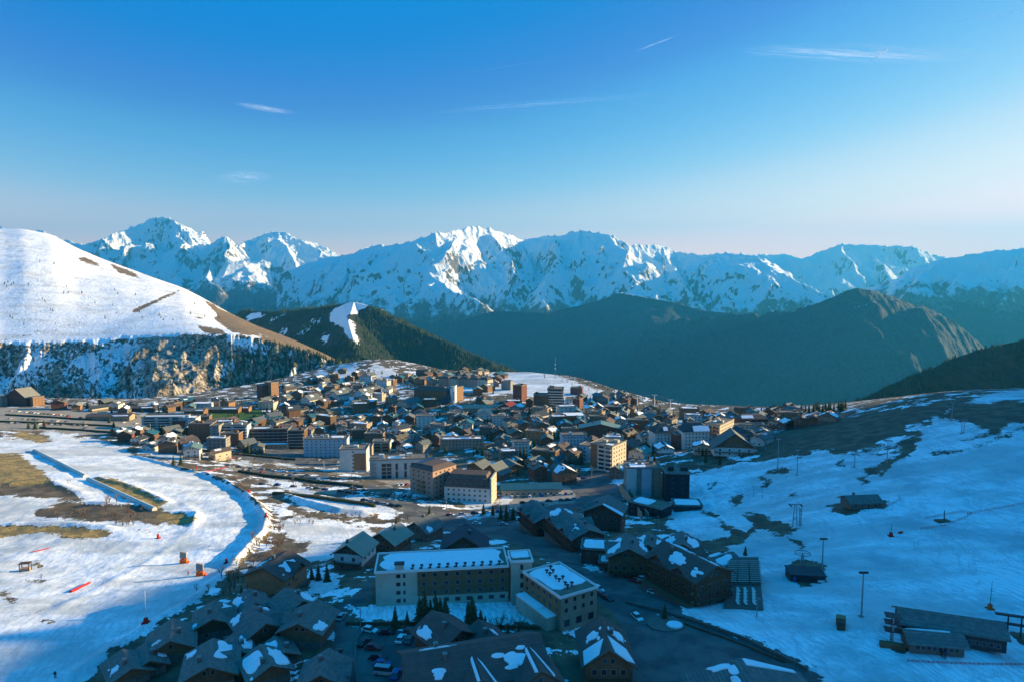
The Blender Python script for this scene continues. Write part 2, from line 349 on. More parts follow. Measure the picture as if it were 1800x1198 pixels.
# scattered old snow on the bare ground
pat = g.step(g.noise(g.scaled(pos, (.07, .07, .1)), 1.0, 6, .68), .548, .566)
town = g.mix(g.math('MULTIPLY', pat, g.math('SUBTRACT', 1.0, g.step(b[2], .2, .4))), dirt, SNOW)
c = g.mix(g.step(g.math('ADD', a[2], g.math('MULTIPLY', g.math('SUBTRACT', nm, .5), 1.0)), .48, .54), town, asph)
c = g.mix(g.step(g.math('ADD', a[1], g.math('MULTIPLY', g.math('SUBTRACT', nm, .5), 3.6)), .48, .54), c, gold)
c = g.mix(g.step(b[0], .45, .55), c, (.045, .10, .018))
# groomed and skied snow: faint tracks and dirty old snow
wv = g.n('TexWave'); wv.bands_direction = 'DIAGONAL'; g.l(g.scaled(pos, (.12, .05, .1)), wv.inputs['Vector'])
wv.inputs['Scale'].default_value = 2.2; wv.inputs['Distortion'].default_value = 9; wv.inputs['Detail'].default_value = 4; wv.inputs['Detail Scale'].default_value = 1.4
dirty = g.step(g.noise(g.scaled(pos, (.014, .04, .04)), 1.0, 6, .62), .42, .60)
ice = g.step(g.noise(g.scaled(pos, (.03, .03, .03)), 1.0, 7, .7), .50, .66)
sn = g.mix(g.math('MULTIPLY', dirty, .9), SNOW, (.50, .52, .52))
sn = g.mix(g.math('MULTIPLY', ice, .7), sn, (.28, .36, .40))
dst = g.n('TexNoise'); g.l(g.scaled(pos, (.05, .022, .03)), dst.inputs['Vector']); dst.inputs['Scale'].default_value = 1.0; dst.inputs['Detail'].default_value = 8; dst.inputs['Roughness'].default_value = .7; dst.inputs['Distortion'].default_value = 1.6
band = g.math('ABSOLUTE', g.math('SUBTRACT', dst.outputs['Fac'], .5))
sn = g.mix(g.math('MULTIPLY', g.math('SUBTRACT', 1.0, g.step(band, .0, .035)), .55), sn, (.34, .40, .43))
sn = g.mix(g.math('MULTIPLY', g.step(wv.outputs['Fac'], .45, 1.0), .38), sn, (.42, .46, .50))
sf = g.step(g.math('ADD', a[0], g.math('MULTIPLY', g.math('SUBTRACT', nm, .5), 2.2)), .47, .53)
c = g.mix(sf, c, sn)
g.color(c)
hgt = g.math('ADD', g.math('MULTIPLY', n1, .5), g.math('ADD', g.math('MULTIPLY', sf, .6), g.math('MULTIPLY', wv.outputs['Fac'], .04)))
g.bump(hgt, .35, .7)
A4 = np.stack(cls, -1); A5 = np.stack(cl2, -1)
fc = lambda m: (m[:-1, :-1] + m[1:, 1:] + m[1:, :-1] + m[:-1, 1:]) / 4
fS, fA = fc(cls[0]), fc(cls[2])
kr = fA > .5; ks = (fS >= .5) & ~kr; kg = ~kr & ~ks
for nm_, k in (('road', kr), ('snow_slope', ks), ('ground', kg)):
    tag(grid_mesh(nm_, TX, TY, TZ, [MATS['ground_cover']], True, {'cover': A4, 'cover2': A5}, k), kind='structure')
del AZ, RR, A4, A5
# ------------------------------------------------------------------ distant hills and mountains
def ridge_h(X, Y, ridges):
    """ridges: list of (polyline of 3D points, slope). Height = max over ridge lines of crest height - slope * distance"""
    Z = np.full(X.shape, -1e9); D = np.full(X.shape, 1e9)
    for pl, s1 in ridges:
        for a, b in zip(pl[:-1], pl[1:]):
            dx, dy = b[0] - a[0], b[1] - a[1]; l2 = dx * dx + dy * dy + 1e-9
            t = np.clip(((X - a[0]) * dx + (Y - a[1]) * dy) / l2, 0, 1)
            d = np.hypot(X - a[0] - t * dx, Y - a[1] - t * dy)
            z = a[2] + t * (b[2] - a[2]) - s1 * d
            m = z > Z; Z = np.where(m, z, Z); D = np.where(m, d, D)
    return Z, D
def rpoly(pp, dens=None): return [P(*q) for q in pp]
def mountain(name, a0, a1, r0, r1, na, nr, ridges, mat, amp, scale, seed, floor=-1300, crest=.06, warp=.4, kind_noise='ridged', edge=None):
    az_ = np.radians(np.linspace(a0, a1, na)); r_ = np.linspace(r0, r1, nr)
    A, Rr = np.meshgrid(az_, r_); X, Y = Rr * np.sin(A), Rr * np.cos(A)
    wx = fbm(X / scale, Y / scale, 3, seed + 50) * scale * warp; wy = fbm(X / scale, Y / scale, 3, seed + 60) * scale * warp
    Z, D = ridge_h(X + wx * np.clip(1, 0, 1), Y + wy, ridges)
    Z0, D0 = ridge_h(X, Y, ridges); k = np.clip(polydist(X, Y, [q[:2] for q in ridges[0][0]])[0] / (scale * .3), 0, 1); Z = Z * k + Z0 * (1 - k); D = D * k + D0 * (1 - k)
    n = ridged(X / scale, Y / scale, 8, seed, .50) - .42
    f = np.clip(crest + D / (scale * .55), 0, 1)
    Z = Z + amp * n * f + (1 - k) * amp * .10 * (ridged(X / (scale * .12), Y / (scale * .12), 4, seed + 3) - .5)
    Z = Z + amp * .10 * (ridged(X / (scale * .16), Y / (scale * .16), 4, seed + 7) - .5) * k
    if edge is not None: Z = edge(X, Y, Z)
    Z = np.maximum(Z, floor + 40 * fbm(X / 900, Y / 900, 3, seed + 9))
    return tag(grid_mesh(name, X, Y, Z, [MATS[mat]]), kind='structure')
def snow_rock(name, snowline, tree, rock=(.10, .085, .075), forest=(.012, .020, .020), s=1.0, cover=.62, tint=SNOW, vary=1.6):
    m = NB(name, .9); pos = m.pos(); geo = m.n('NewGeometry')
    sx = m.n('SeparateXYZ'); m.l(pos, sx.inputs[0]); sn = m.n('SeparateXYZ'); m.l(geo.outputs['Normal'], sn.inputs[0])
    n1 = m.noise(pos, .004 * s, 8, .62); n2 = m.noise(m.scaled(pos, (1, 1, .35)), .02 * s, 7, .68)
    z = m.math('ADD', sx.outputs['Z'], m.math('MULTIPLY', m.math('SUBTRACT', n1, .5), 900 / s))
    z = m.math('ADD', z, m.math('MULTIPLY', m.math('SUBTRACT', n2, .5), 350 / s))
    steep = m.math('ADD', sn.outputs['Z'], m.math('MULTIPLY', m.math('SUBTRACT', n2, .5), .70))
    steep = m.math('ADD', steep, m.math('MULTIPLY', m.math('SUBTRACT', n1, .5), .5))
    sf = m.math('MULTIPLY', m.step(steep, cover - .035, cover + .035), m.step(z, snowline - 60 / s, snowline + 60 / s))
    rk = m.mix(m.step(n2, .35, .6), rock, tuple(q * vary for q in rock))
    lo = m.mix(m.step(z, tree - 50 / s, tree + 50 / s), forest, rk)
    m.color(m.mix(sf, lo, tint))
    m.bump(m.math('ADD', n2, m.math('MULTIPLY', n1, 3)), 30 / s, .8)
    return m
snow_rock('alpine_far', -260, -440, cover=.47)
snow_rock('alpine_left', -60, -400, cover=.48)
snow_rock('alpine_right', -40, -220, cover=.36)
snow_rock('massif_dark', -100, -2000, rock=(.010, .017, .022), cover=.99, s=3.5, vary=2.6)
# centre range
crest = [(560,452,11800),(610,446,11500),(660,431,11200),(710,428,11000),(745,415,10800),(765,405,10600),(790,405,10800),(825,397,11200),(860,400,11400),(890,409,11600),(915,420,11900),(935,417,12000),(990,410,11600),(1020,402,11400),(1070,408,11000),(1105,428,10900),(1165,430,11200),(1190,441,11200),(1240,447,10800),(1290,443,10400),(1325,447,10000),(1360,470,9600),(1400,492,9300),(1455,516,9000),(1500,540,8800)]
spurs = [[(765,405,10600),(775,440,10000),(790,480,9500),(830,520,9000)],[(710,428,11000),(700,470,10200),(690,520,9500)],[(660,431,11200),(640,480,10300),(620,530,9500)],
 [(860,400,11400),(845,440,10800)],[(915,420,11900),(945,455,11000),(930,490,10400),(880,530,9500)],
 [(1020,402,11400),(1000,450,10500),(985,500,9600),(960,540,9000)],[(1070,408,11000),(1098,440,10400),(1092,470,9900),(1110,498,9500),(1060,530,9000),(1030,560,8600)],
 [(1165,430,11200),(1180,480,10200),(1220,520,9400)],[(1240,447,10800),(1250,500,9900),(1270,540,9300)],[(1290,443,10400),(1320,490,9700),(1330,530,9200)],[(610,446,11500),(590,500,10300),(570,540,9600)]]
mountain('mountain_range', -19, 28, 7000, 13500, 1150, 520, [(rpoly(crest), .75)] + [(rpoly(q), .85) for q in spurs], 'alpine_far', 520, 1500, 11)
# left peaks
crest = [(-60,400,17500),(0,398,17500),(12,404,17300),(30,409,17000),(70,403,16800),(90,412,16600),(130,425,16500),(150,430,16000),(200,410,15500),(204,408,15500),(235,400,15500),(265,384,15600),(285,378,15600),(303,383,15500),(330,406,15300),(352,427,15000),(368,430,14600),(396,412,14200),(420,430,14200),(438,422,15500),(465,409,15500),(487,404,15400),(512,412,15200),(545,430,15000),(580,450,14600),(640,470,14500)]
spurs = [[(285,378,15600),(300,410,14800),(290,450,13900),(330,490,13000)],[(235,400,15500),(240,430,14700),(210,470,13900)],[(330,406,15300),(345,440,14400),(370,480,13500)],
 [(396,412,14200),(420,445,13500),(465,480,12800),(500,520,12000)],[(396,412,14200),(385,450,13300),(400,500,12500)],[(487,404,15400),(505,440,14500),(535,470,13800),(560,500,13200)],[(150,430,16000),(190,450,15000),(230,480,14000)]]
mountain('snowy_peaks', -42, -9, 10500, 22500, 940, 560, [(rpoly(crest), .8)] + [(rpoly(q), .9) for q in spurs], 'alpine_left', 620, 1700, 21)
# right background peaks
crest = [(1300,470,17000),(1335,446,16500),(1380,446,16500),(1415,456,16000),(1440,441,15000),(1480,427,14600),(1520,429,14600),(1560,430,14600),(1605,431,14600),(1640,446,14600),(1700,460,14500),(1800,470,14500)]
spurs = [[(1480,427,14600),(1470,470,13700),(1480,510,13000)],[(1560,430,14600),(1550,480,13500)]]
mountain('snowy_peaks', 17, 42, 10500, 20500, 600, 380, [(rpoly(crest), .8)] + [(rpoly(q), .9) for q in spurs], 'alpine_far', 420, 1500, 31)
crest = [(1500,512,9800),(1560,495,9600),(1600,472,9500),(1655,454,9300),(1700,447,9200),(1745,440,9100),(1800,434,9000),(1880,425,8900),(2000,415,8800)]
spurs = [[(1745,440,9100),(1700,490,8600),(1640,520,8200)],[(1800,434,9000),(1790,490,8400),(1760,530,7900)],[(1655,454,9300),(1600,495,8900)]]
mountain('snowy_ridge', 24, 46, 6200, 12600, 650, 400, [(rpoly(crest), .62)] + [(rpoly(q), .7) for q in spurs], 'alpine_right', 260, 900, 41)
# dark wooded shoulder and cliff massif
crest = [(820,560,7800),(870,546,7600),(960,549,7400),(1040,532,7600),(1090,514,7700),(1130,521,7500),(1180,530,7200),(1240,546,7000),(1290,549,6800)]
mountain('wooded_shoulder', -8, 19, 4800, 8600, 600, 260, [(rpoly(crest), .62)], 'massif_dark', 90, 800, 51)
crest = [(1180,560,6300),(1240,552,6200),(1300,550,6000),(1400,541,5800),(1450,526,5600),(1480,513,5500),(1505,505,5450),(1530,508,5450),(1570,520,5500),(1620,535,5600),(1660,553,5700),(1700,585,5800),(1726,609,5800),(1800,680,5800)]
def cliffs(X, Y, Z):
    # vertical rock bands, broken by gullies
    st = fbm(X / 160, Y / 700, 4, 71) * 70 + np.abs(fbm(X / 60, Y / 300, 3, 72)) * 35
    return Z - np.clip((60 - Z) / 200, 0, 1) * np.abs(st)
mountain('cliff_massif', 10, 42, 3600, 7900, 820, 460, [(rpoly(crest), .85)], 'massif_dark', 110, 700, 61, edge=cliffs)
# wooded hill behind the resort
wd = NB('conifer_forest', .95); pos = wd.pos(); n = wd.noise(pos, .09, 6, .75); n2 = wd.noise(pos, .006, 5, .6)
sx = wd.n('SeparateXYZ'); wd.l(pos, sx.inputs[0])
ff = wd.mix(wd.step(n, .38, .62), (.012, .018, .012), (.035, .045, .022))
ff = wd.mix(wd.step(n2, .52, .66), ff, (.07, .055, .03))
sfc = wd.step(wd.math('ADD', attr(wd, 'cover')[0], wd.math('MULTIPLY', wd.math('SUBTRACT', wd.noise(pos, .02, 6, .65), .5), 1.6)), .46, .54)
wd.color(wd.mix(sfc, ff, SNOW)); wd.bump(n, 9, 1.0)
def hill(name, a0, a1, r0, r1, na, nr, ridges, mat, amp, scale, seed, floor, snow, noise=True, edge=None, br=None, clip=2.0):
    az_ = np.radians(np.linspace(a0, a1, na)); r_ = np.linspace(r0, r1, nr)
    A, Rr = np.meshgrid(az_, r_); X, Y = Rr * np.sin(A), Rr * np.cos(A)
    Z, D = ridge_h(X, Y, ridges); Z = Z + amp * fbm(X / scale, Y / scale, 6, seed, .55) * np.clip(D / (scale * .7) + .08, 0, 1)
    if edge: Z = edge(X, Y, Z)
    Z = np.maximum(Z, floor)
    u, v = proj(X, Y, Z); c = sample(blur(raster(snow), 3), u, v); c2 = sample(blur(raster(br or []), 3), u, v)
    o = grid_mesh(name, X, Y, Z, [MATS[mat]], True, {'cover': np.stack([c, c2], -1)})
    return tag(o, kind='structure'), X, Y, Z
crest = [(330,600,3400),(430,546,3300),(470,548,3200),(530,545,3000),(580,538,2900),(622,530,2800),(650,537,2750),(700,566,2650),(760,592,2550),(810,612,2450),(860,632,2400),(900,660,2350),(960,710,2300)]

sp1 = [(622,530,2800),(612,565,2550),(622,600,2300),(640,640,2050)]
H1 = hill('wooded_hill', -28, 6, 1500, 3900, 620, 340, [(rpoly(crest), .55), (rpoly(sp1), .6)], 'conifer_forest', 45, 260, 81, -700,
     [[(540,575),(548,562),(560,558),(566,566),(552,578)],[(480,590),(500,575),(512,570),(505,584)],[(560,600),(572,588),(585,592),(575,606)],[(425,560),(455,548),(470,552),(440,566)],[(578,560),(590,545),(610,533),(640,530),(655,535),(640,540),(625,552),(600,556),(615,566),(630,572),(622,582),(608,574),(585,570)],[(605,575),(618,580),(640,610),(632,612),(612,592)],
      [(460,565),(500,548),(520,549),(500,556),(470,568)],[(520,590),(540,570),(555,560),(548,572),(530,592)],[(625,540),(650,534),(655,538),(640,544)]])
# dark slope on the right
crest = [(1440,735,1350),(1510,714,1400),(1560,690,1450),(1620,660,1500),(1680,630,1540),(1720,614,1560),(1760,606,1560),(1800,597,1560),(1900,560,1560),(2000,540,1560)]
H2 = hill('wooded_slope', 20, 48, 1000, 2500, 440, 280, [(rpoly(crest), .6)], 'conifer_forest', 22, 140, 91, -500, [ell(1766,648,5,5), ell(1795,618,5,3), ell(1780,630,6,2)])
# the snow dome on the left with the gorge side below it
dm = NB('open_mountainside', .9); pos = dm.pos(); geo = dm.n('NewGeometry'); sn = dm.n('SeparateXYZ'); dm.l(geo.outputs['Normal'], sn.inputs[0])
n1 = dm.noise(pos, .012, 6, .62); n2 = dm.noise(pos, .07, 7, .7); n3 = dm.noise(dm.scaled(pos, (1, 1, .5)), .16, 5, .7)
at_ = attr(dm, 'cover')
grass = dm.mix(dm.step(n2, .35, .62), (.13, .09, .05), (.20, .145, .085))
rock = dm.mix(dm.step(n3, .40, .60), (.10, .085, .065), (.40, .33, .24))
rock = dm.mix(dm.step(n2, .50, .60), rock, (.030, .035, .028))
cl = dm.step(at_[1], .45, .55)
bare = dm.mix(cl, grass, rock)
sfac = dm.step(dm.math('ADD', at_[0], dm.math('MULTIPLY', dm.math('SUBTRACT', n2, .5), 1.5)), .47, .54)
gs = dm.math('MULTIPLY', dm.math('MULTIPLY', cl, dm.math('SUBTRACT', 1.0, dm.math('MULTIPLY', at_[2], .85))), dm.step(dm.math('ADD', n3, dm.math('MULTIPLY', dm.math('SUBTRACT', n1, .5), 1.4)), .53, .60))
sfac = dm.math('MAXIMUM', sfac, gs)
tr = dm.step(dm.noise(dm.scaled(pos, (.012, .03, .05)), 1.0, 6, .65), .45, .66)
dm.color(dm.mix(sfac, bare, dm.mix(dm.math('MULTIPLY', tr, .7), SNOW, (.55, .55, .54)))); dm.bump(dm.math('ADD', n2, n3), 4.0, .5)
dome = [(-700,370,2100),(-300,390,2400),(0,402,2600),(40,402,2590),(90,412,2570),(135,436,2500),(180,455,2400),(235,475,2300),(270,488,2200),(320,505,2100),(350,520,2030),(400,548,1950),(450,572,1880),(510,594,1800),(580,625,1700),(640,660,1600),(700,700,1500)]
lip = [(-700,622,1110),(-300,612,1308),(0,604,1420),(60,601,1430),(120,600,1440),(180,597,1445),(250,590,1450),(330,586,1440),(420,588,1440),(480,600,1440),(540,616,1430),(590,635,1420)]
def densify(pp, Pf=P):
    pp = np.array(pp, float); n = np.linspace(0, len(pp) - 1, 300); q = np.stack([np.interp(n, range(len(pp)), pp[:, i]) for i in range(3)], -1)
    k = np.ones(9) / 9; e = np.concatenate([np.repeat(q[:1], 4, 0), q, np.repeat(q[-1:], 4, 0)])
    return [Pf(*v) for v in np.stack([np.convolve(e[:, i], k, 'valid') for i in range(3)], -1)]
LP = densify(lip); lpx = np.array([q[0] for q in LP]); lpy = np.array([q[1] for q in LP]); lpz = np.array([q[2] for q in LP])
DM = densify(dome)
def dome_h(X, Y):
    # straight slope from the lip up to the crest, cliff below the lip
    a = np.arctan2(X, Y); ra = np.hypot(X, Y)
    la = np.arctan2(lpx, lpy); lr = np.interp(a, la, np.hypot(lpx, lpy)); lz = np.interp(a, la, lpz); lr0 = lr; lr = lr + 26 * fbm(a * 70, a * 0, 4, 131) * np.interp(900 + 1200 * np.tan(a), [225, 250, 380, 400], [1, .12, .12, 1])
    dx_ = np.array([q[0] for q in DM]); dy_ = np.array([q[1] for q in DM]); da = np.arctan2(dx_, dy_)
    cr = np.interp(a, da, np.hypot(dx_, dy_)); cz = np.interp(a, da, np.array([q[2] for q in DM]))
    sl = np.interp(900 + 1200 * np.tan(a) + 40 * fbm(ra / 70, a * 8, 4, 161), [-300, 0, 150, 162, 190, 205, 265, 335, 385, 405, 430, 470, 520, 600], [.8, .8, .74, .5, .78, .8, .38, .70, .95, .97, .98, .98, .98, .98])
    t = (ra - lr0) / np.maximum(cr - lr0, 30)
    tt = np.clip(t, 0, 1); z = lz + (cz - lz) * (tt * 1.25 - .25 * tt * tt)
    z = z + 9 * fbm(X / 260, Y / 260, 5, 101) * np.clip(tt * 4, 0, 1) * np.clip((1 - tt) * 6 + .05, 0, 1)
    z = np.where(t > 1, cz - (ra - cr) * .45, z)
    dd = np.maximum(0, lr - ra)
    # ribs and gullies of the gorge side
    rib = ridged(X / 90, Y / 260, 4, 111) - .45
    cl_ = lz - dd * sl + rib * np.interp(900 + 1200 * np.tan(a), [225, 250, 380, 400], [45, 7, 7, 45]) * np.clip(dd / 60, 0, 1) + 12 * (ridged(X / 45, Y / 45, 4, 118) - .45) * np.clip(dd / 30, 0, 1) + 7 * fbm(X / 22, Y / 22, 4, 117) * np.clip(dd / 20, 0, 1)
    return np.where(ra < lr, cl_, z)
az_ = np.radians(np.linspace(-50, -10, 760)); r_ = np.concatenate([np.linspace(1020, 1500, 260), np.linspace(1505, 4200, 300)])
A, Rr = np.meshgrid(az_, r_); X, Y = Rr * np.sin(A), Rr * np.cos(A); Z = dome_h(X, Y)
u, v = proj(X, Y, Z)
snowp = [[(-400,380),(0,380),(100,400),(150,430),(235,470),(330,500),(400,542),(425,568),(440,588),(420,592),(330,590),(250,594),(180,601),(100,604),(-400,616)],[(425,588),(460,590),(470,596),(440,596)]]
brn = [[(135,455),(150,455),(175,465),(178,470),(150,462)],[(190,462),(235,480),(250,492),(210,480)],[(355,525),(400,550),(450,575),(440,590),(410,585),(375,560),(385,556)],[(330,556),(370,560),(350,562)],[(345,572),(390,580),(400,590),(360,585)],
       [(230,548),(318,509.5),(320,511.5),(240,550.5),(190,552)],[(0,597),(60,585),(140,569),(140,571),(60,588),(0,600)]]
u2 = u + 16 * fbm(X / 60, Y / 60, 4, 141); v2 = v + 5 * fbm(X / 50 + 3, Y / 90, 4, 151)
c = sample(blur(raster(snowp), 2), u2, v2) * (1 - sample(blur(raster(brn), 1), u, v2 * .3 + v * .7) * .95)
la = np.arctan2(lpx, lpy); lrr = np.interp(A, la, np.hypot(lpx, lpy)); c2 = np.clip((lrr - Rr) / 20 + .3, 0, 1)
c2 = np.where(u > 590, 0, c2)
o = grid_mesh('snowy_hill', X, Y, Z, [MATS['open_mountainside']], True, {'cover': np.stack([c, c2, np.clip(np.minimum((u - 235) / 20, (395 - u) / 30), 0, 1)], -1)}); tag(o, kind='structure')
# valley floor under everything
me = bpy.data.meshes.new('valley_floor'); s_ = 22900
me.from_pydata([(-s_, -s_, -1310), (s_, -s_, -1310), (s_, s_, -1310), (-s_, s_, -1310)], [], [(0, 1, 2, 3)])
m = NB('valley_ground', .95); m.color(m.mix(m.noise(m.pos(), .002, 5), (.03, .04, .03), (.06, .055, .04))); me.materials.append(m.m)
tag(link('valley_floor', me), kind='structure')
# ------------------------------------------------------------------ materials for things
def mat(name, c1, c2=None, scale=.6, rough=.85, metal=0, spec=.2, rows=None, rowmix=.35, blot=.5, bump=0):
    m = NB(name, rough, metal, spec); v = m.pos(True)
    c2 = c2 or tuple(q * .7 for q in c1)
    n = m.noise(v, scale, 5, .6); nb_ = m.noise(v, scale * 6, 3, .6)
    c = m.mix(m.math('MULTIPLY', m.step(n, .35, .68), blot * 1.6, clamp=True), c1, c2)
    c = m.mix(m.math('MULTIPLY', m.step(nb_, .5, .7), .25), c, tuple(q * .55 for q in c1))
    if rows:
        s_ = m.n('SeparateXYZ'); m.l(v, s_.inputs[0])
        f = m.math('FRACT', m.math('DIVIDE', s_.outputs['Z'], rows))
        r_ = m.math('LESS_THAN', f, .22)
        # every board or course a little different
        wn = m.n('TexWhiteNoise', noise_dimensions='1D'); m.l(m.math('FLOOR', m.math('DIVIDE', s_.outputs['Z'], rows)), wn.inputs['W'])
        c = m.mix(m.math('MULTIPLY', wn.outputs['Value'], .35), c, tuple(q * .5 for q in c1))
        c = m.mix(m.math('MULTIPLY', r_, rowmix), c, (.01, .01, .01))
    m.color(c)
    if bump: m.bump(nb_, bump)
    return m.m
mat('wood_dark', (0.110, 0.064, 0.040), (0.200, 0.110, 0.060), rows=.28); mat('wood_brown', (.25, .14, .075), (.17, .095, .055), rows=.28)
mat('wood_orange', (.36, .20, .10), (.27, .15, .08), rows=.28); mat('wood_grey', (0.200, 0.170, 0.140), (0.120, 0.100, 0.084), rows=.25)
mat('wood_red', (.20, .075, .05), (.14, .055, .04), rows=.4)
mat('cream', (.52, .46, .36), (.43, .37, .28), scale=.25); mat('white_render', (.60, .59, .55), (.50, .49, .45), scale=.25)
mat('pale_blue', (.42, .52, .58), (.34, .42, .47), scale=.2); mat('pink_render', (.42, .27, .20), (.36, .23, .17), scale=.25)
mat('beige', (.34, .27, .19), (.26, .20, .14), scale=.25); mat('grey_render', (.26, .26, .25), (.19, .19, .18), scale=.3)
mat('brick_brown', (0.300, 0.150, 0.083), (0.210, 0.105, 0.060), rows=.3); mat('stone', (.17, .155, .135), (.09, .085, .075), scale=1.5, bump=.05)
mat('dark_panel', (.018, .026, .03), (.03, .04, .045)); mat('concrete', (.24, .235, .22), (.16, .155, .145), scale=.3)
mat('slate_roof', (0.120, 0.136, 0.131), (0.192, 0.208, 0.192), scale=.8, rows=.22, rough=.8); mat('stone_tile_roof', (0.178, 0.196, 0.178), (0.102, 0.116, 0.105), scale=1.1, rows=.2, bump=.05)
mat('brown_roof', (0.142, 0.104, 0.091), (0.095, 0.076, 0.068), scale=.5, rows=.25); mat('dark_roof', (0.040, 0.056, 0.072), (0.072, 0.088, 0.096), scale=.5, rows=.3)
mat('green_metal_roof', (.10, .17, .14), (.14, .21, .18), scale=.2, rough=.45, spec=.4); mat('beige_metal_roof', (.24, .23, .17), (.30, .28, .21), scale=.2, rough=.5, spec=.4)
mat('teal_roof', (.02, .10, .13), (.03, .13, .16), scale=.2, rough=.5); mat('gravel_roof', (.20, .17, .13), (.12, .105, .085), scale=.4)
mat('red_roof', (.16, .03, .03), (.10, .02, .02)); mat('solar_panel', (.01, .015, .05), rough=.3, spec=.5)
mat('red_paint', (.45, .02, .015), (.3, .02, .012)); mat('orange_paint', (.62, .12, .02), (.5, .09, .02)); mat('steel', (.32, .33, .34), (.22, .23, .24), rough=.5, metal=.4)
mat('steel_dark', (.05, .052, .055), (.03, .03, .032), rough=.6); mat('white_paint', (.75, .75, .74), (.6, .6, .58), blot=.2); mat('black_rubber', (.015, .015, .015))
mat('glass', (.018, .026, .034), (.03, .045, .06), rough=.15, spec=.6, blot=.2); mat('frame', (.30, .28, .25), blot=.2); mat('snow', SNOW, (.70, .76, .82), scale=.8, bump=.08)
mat('skin', (.5, .3, .22)); mat('cloth_dark', (.02, .022, .03)); mat('cloth_red', (.4, .03, .03)); mat('cloth_blue', (.03, .08, .3)); mat('net_red', (.5, .06, .07))
for nme, c in (('car_white', (.72, .72, .70)), ('car_silver', (.36, .37, .38)), ('car_black', (.015, .016, .018)), ('car_grey', (.09, .095, .10)), ('car_red', (.35, .02, .02)), ('car_blue', (.02, .06, .25))):
    m_ = NB(nme, .35, .0, .5); m_.color(m_.mix(m_.noise(m_.pos(True), 1.5), c, tuple(q * .85 for q in c)))
mat('needle', (0.023, 0.046, 0.021), (0.046, 0.072, 0.029), scale=.8, blot=.7); mat('needle_warm', (.05, .055, .025), (.03, .04, .02), scale=.8)
mat('bark', (.06, .042, .03), (.035, .027, .02)); mat('twigs', (0.300, 0.170, 0.100), (0.180, 0.110, 0.070), scale=.5); mat('twigs_pale', (0.380, 0.285, 0.209), (0.247, 0.190, 0.142), scale=.5)
mat('terrace', (.12, .11, .10), (.08, .075, .07), scale=.6)
# ------------------------------------------------------------------ mesh builder
class MB:
    def __init__(s): s.v = []; s.f = []; s.m = []; s.mats = []
    def mi(s, m):
        if m not in s.mats: s.mats.append(m)
        return s.mats.index(m)
    def face(s, pts, m):
        n = len(s.v); s.v += [tuple(p) for p in pts]; s.f.append(tuple(range(n, n + len(pts)))); s.m.append(s.mi(m)); return s
    def hull(s, lo, hi, m):
        """closed prism between two loops of points"""
        n = len(s.v); k = len(lo); s.v += [tuple(p) for p in lo] + [tuple(p) for p in hi]; i = s.mi(m)
        fs = [tuple(range(n + k - 1, n - 1, -1)), tuple(range(n + k, n + 2 * k))]
        fs += [(n + a, n + (a + 1) % k, n + k + (a + 1) % k, n + k + a) for a in range(k)]
        s.f += fs; s.m += [i] * len(fs); return s
    def box(s, x0, x1, y0, y1, z0, z1, m):
        q = [(x0, y0), (x1, y0), (x1, y1), (x0, y1)]
        return s.hull([(a, b, z0) for a, b in q], [(a, b, z1) for a, b in q], m)
    def tube(s, a, b, r0, r1, m, n=6):
        a = Vector(a); b = Vector(b); d = (b - a).normalized(); u = d.orthogonal().normalized(); w_ = d.cross(u)
        c = [(math.cos(6.2832 * i / n), math.sin(6.2832 * i / n)) for i in range(n)]
        return s.hull([a + (u * p + w_ * q) * r0 for p, q in c], [b + (u * p + w_ * q) * r1 for p, q in c], m)
    def mesh(s, name):
        me = bpy.data.meshes.new(name); me.from_pydata(s.v, [], s.f)
        for m in s.mats: me.materials.append(MATS[m])
        me.polygons.foreach_set('material_index', s.m); me.update(); return me
    def build(s, name, parent=None): return link(name, s.mesh(name), parent)
def empty(name, loc, yaw=0):
    o = bpy.data.objects.new(name, None); COL.objects.link(o); o.location = loc; o.rotation_euler = (0, 0, R(yaw)); o.empty_display_size = 1; return o
def put(me, name, parent, loc, rz=0, sc=(1, 1, 1)):
    o = bpy.data.objects.new(name, me); COL.objects.link(o); o.parent = parent; o.location = loc; o.rotation_euler = (0, 0, rz); o.scale = sc; return o
WM = MB().box(-.5, .5, -.04, .05, 0, 1, 'frame').box(-.42, .42, -.055, 0, .07, .93, 'glass').mesh('window')     # faces -y
WM2 = MB().box(-.5, .5, -.05, .05, 0, 1, 'glass').mesh('window')
DOOR = MB().box(-.5, .5, -.05, .05, 0, 1, 'wood_dark').box(-.4, .4, -.07, 0, .08, .93, 'wood_grey').mesh('door')
DORM = MB().box(-.9, .9, -1.2, 1.2, -.6, 1.0, 'wood_brown').hull([(-1.2, -1.5, .9), (1.2, -1.5, .9), (0, -1.5, 1.9)], [(-1.2, 1.6, .9), (1.2, 1.6, .9), (0, 1.6, 1.9)], 'brown_roof').box(-.5, .5, -1.26, -1.201, 0, .8, 'glass').mesh('dormer')
CHIM = MB().box(-.4, .4, -.4, .4, -1.2, 1.0, 'stone').box(-.5, .5, -.5, .5, 1.0, 1.15, 'concrete').mesh('chimney')
FACES = {'f': lambda w, d: (0, -d / 2, 0, w), 'b': lambda w, d: (0, d / 2, math.pi, w), 'r': lambda w, d: (w / 2, 0, math.pi / 2, d), 'l': lambda w, d: (-w / 2, 0, -math.pi / 2, d)}
FOOT = []     # (x, y, radius) of every building, to keep other things clear
LAND = []     # named landmarks (px, py, name)
def face_at(face, w, d, u, z, off=0):
    cx, cy, rz, ln = FACES[face](w, d)
    # u along the wall, seen from outside left to right; outward normal is -y rotated by rz
    ux, uy = math.cos(rz), math.sin(rz); nx, ny = math.sin(rz), -math.cos(rz)
    return (cx + ux * u + nx * off, cy + uy * u + ny * off, z), rz
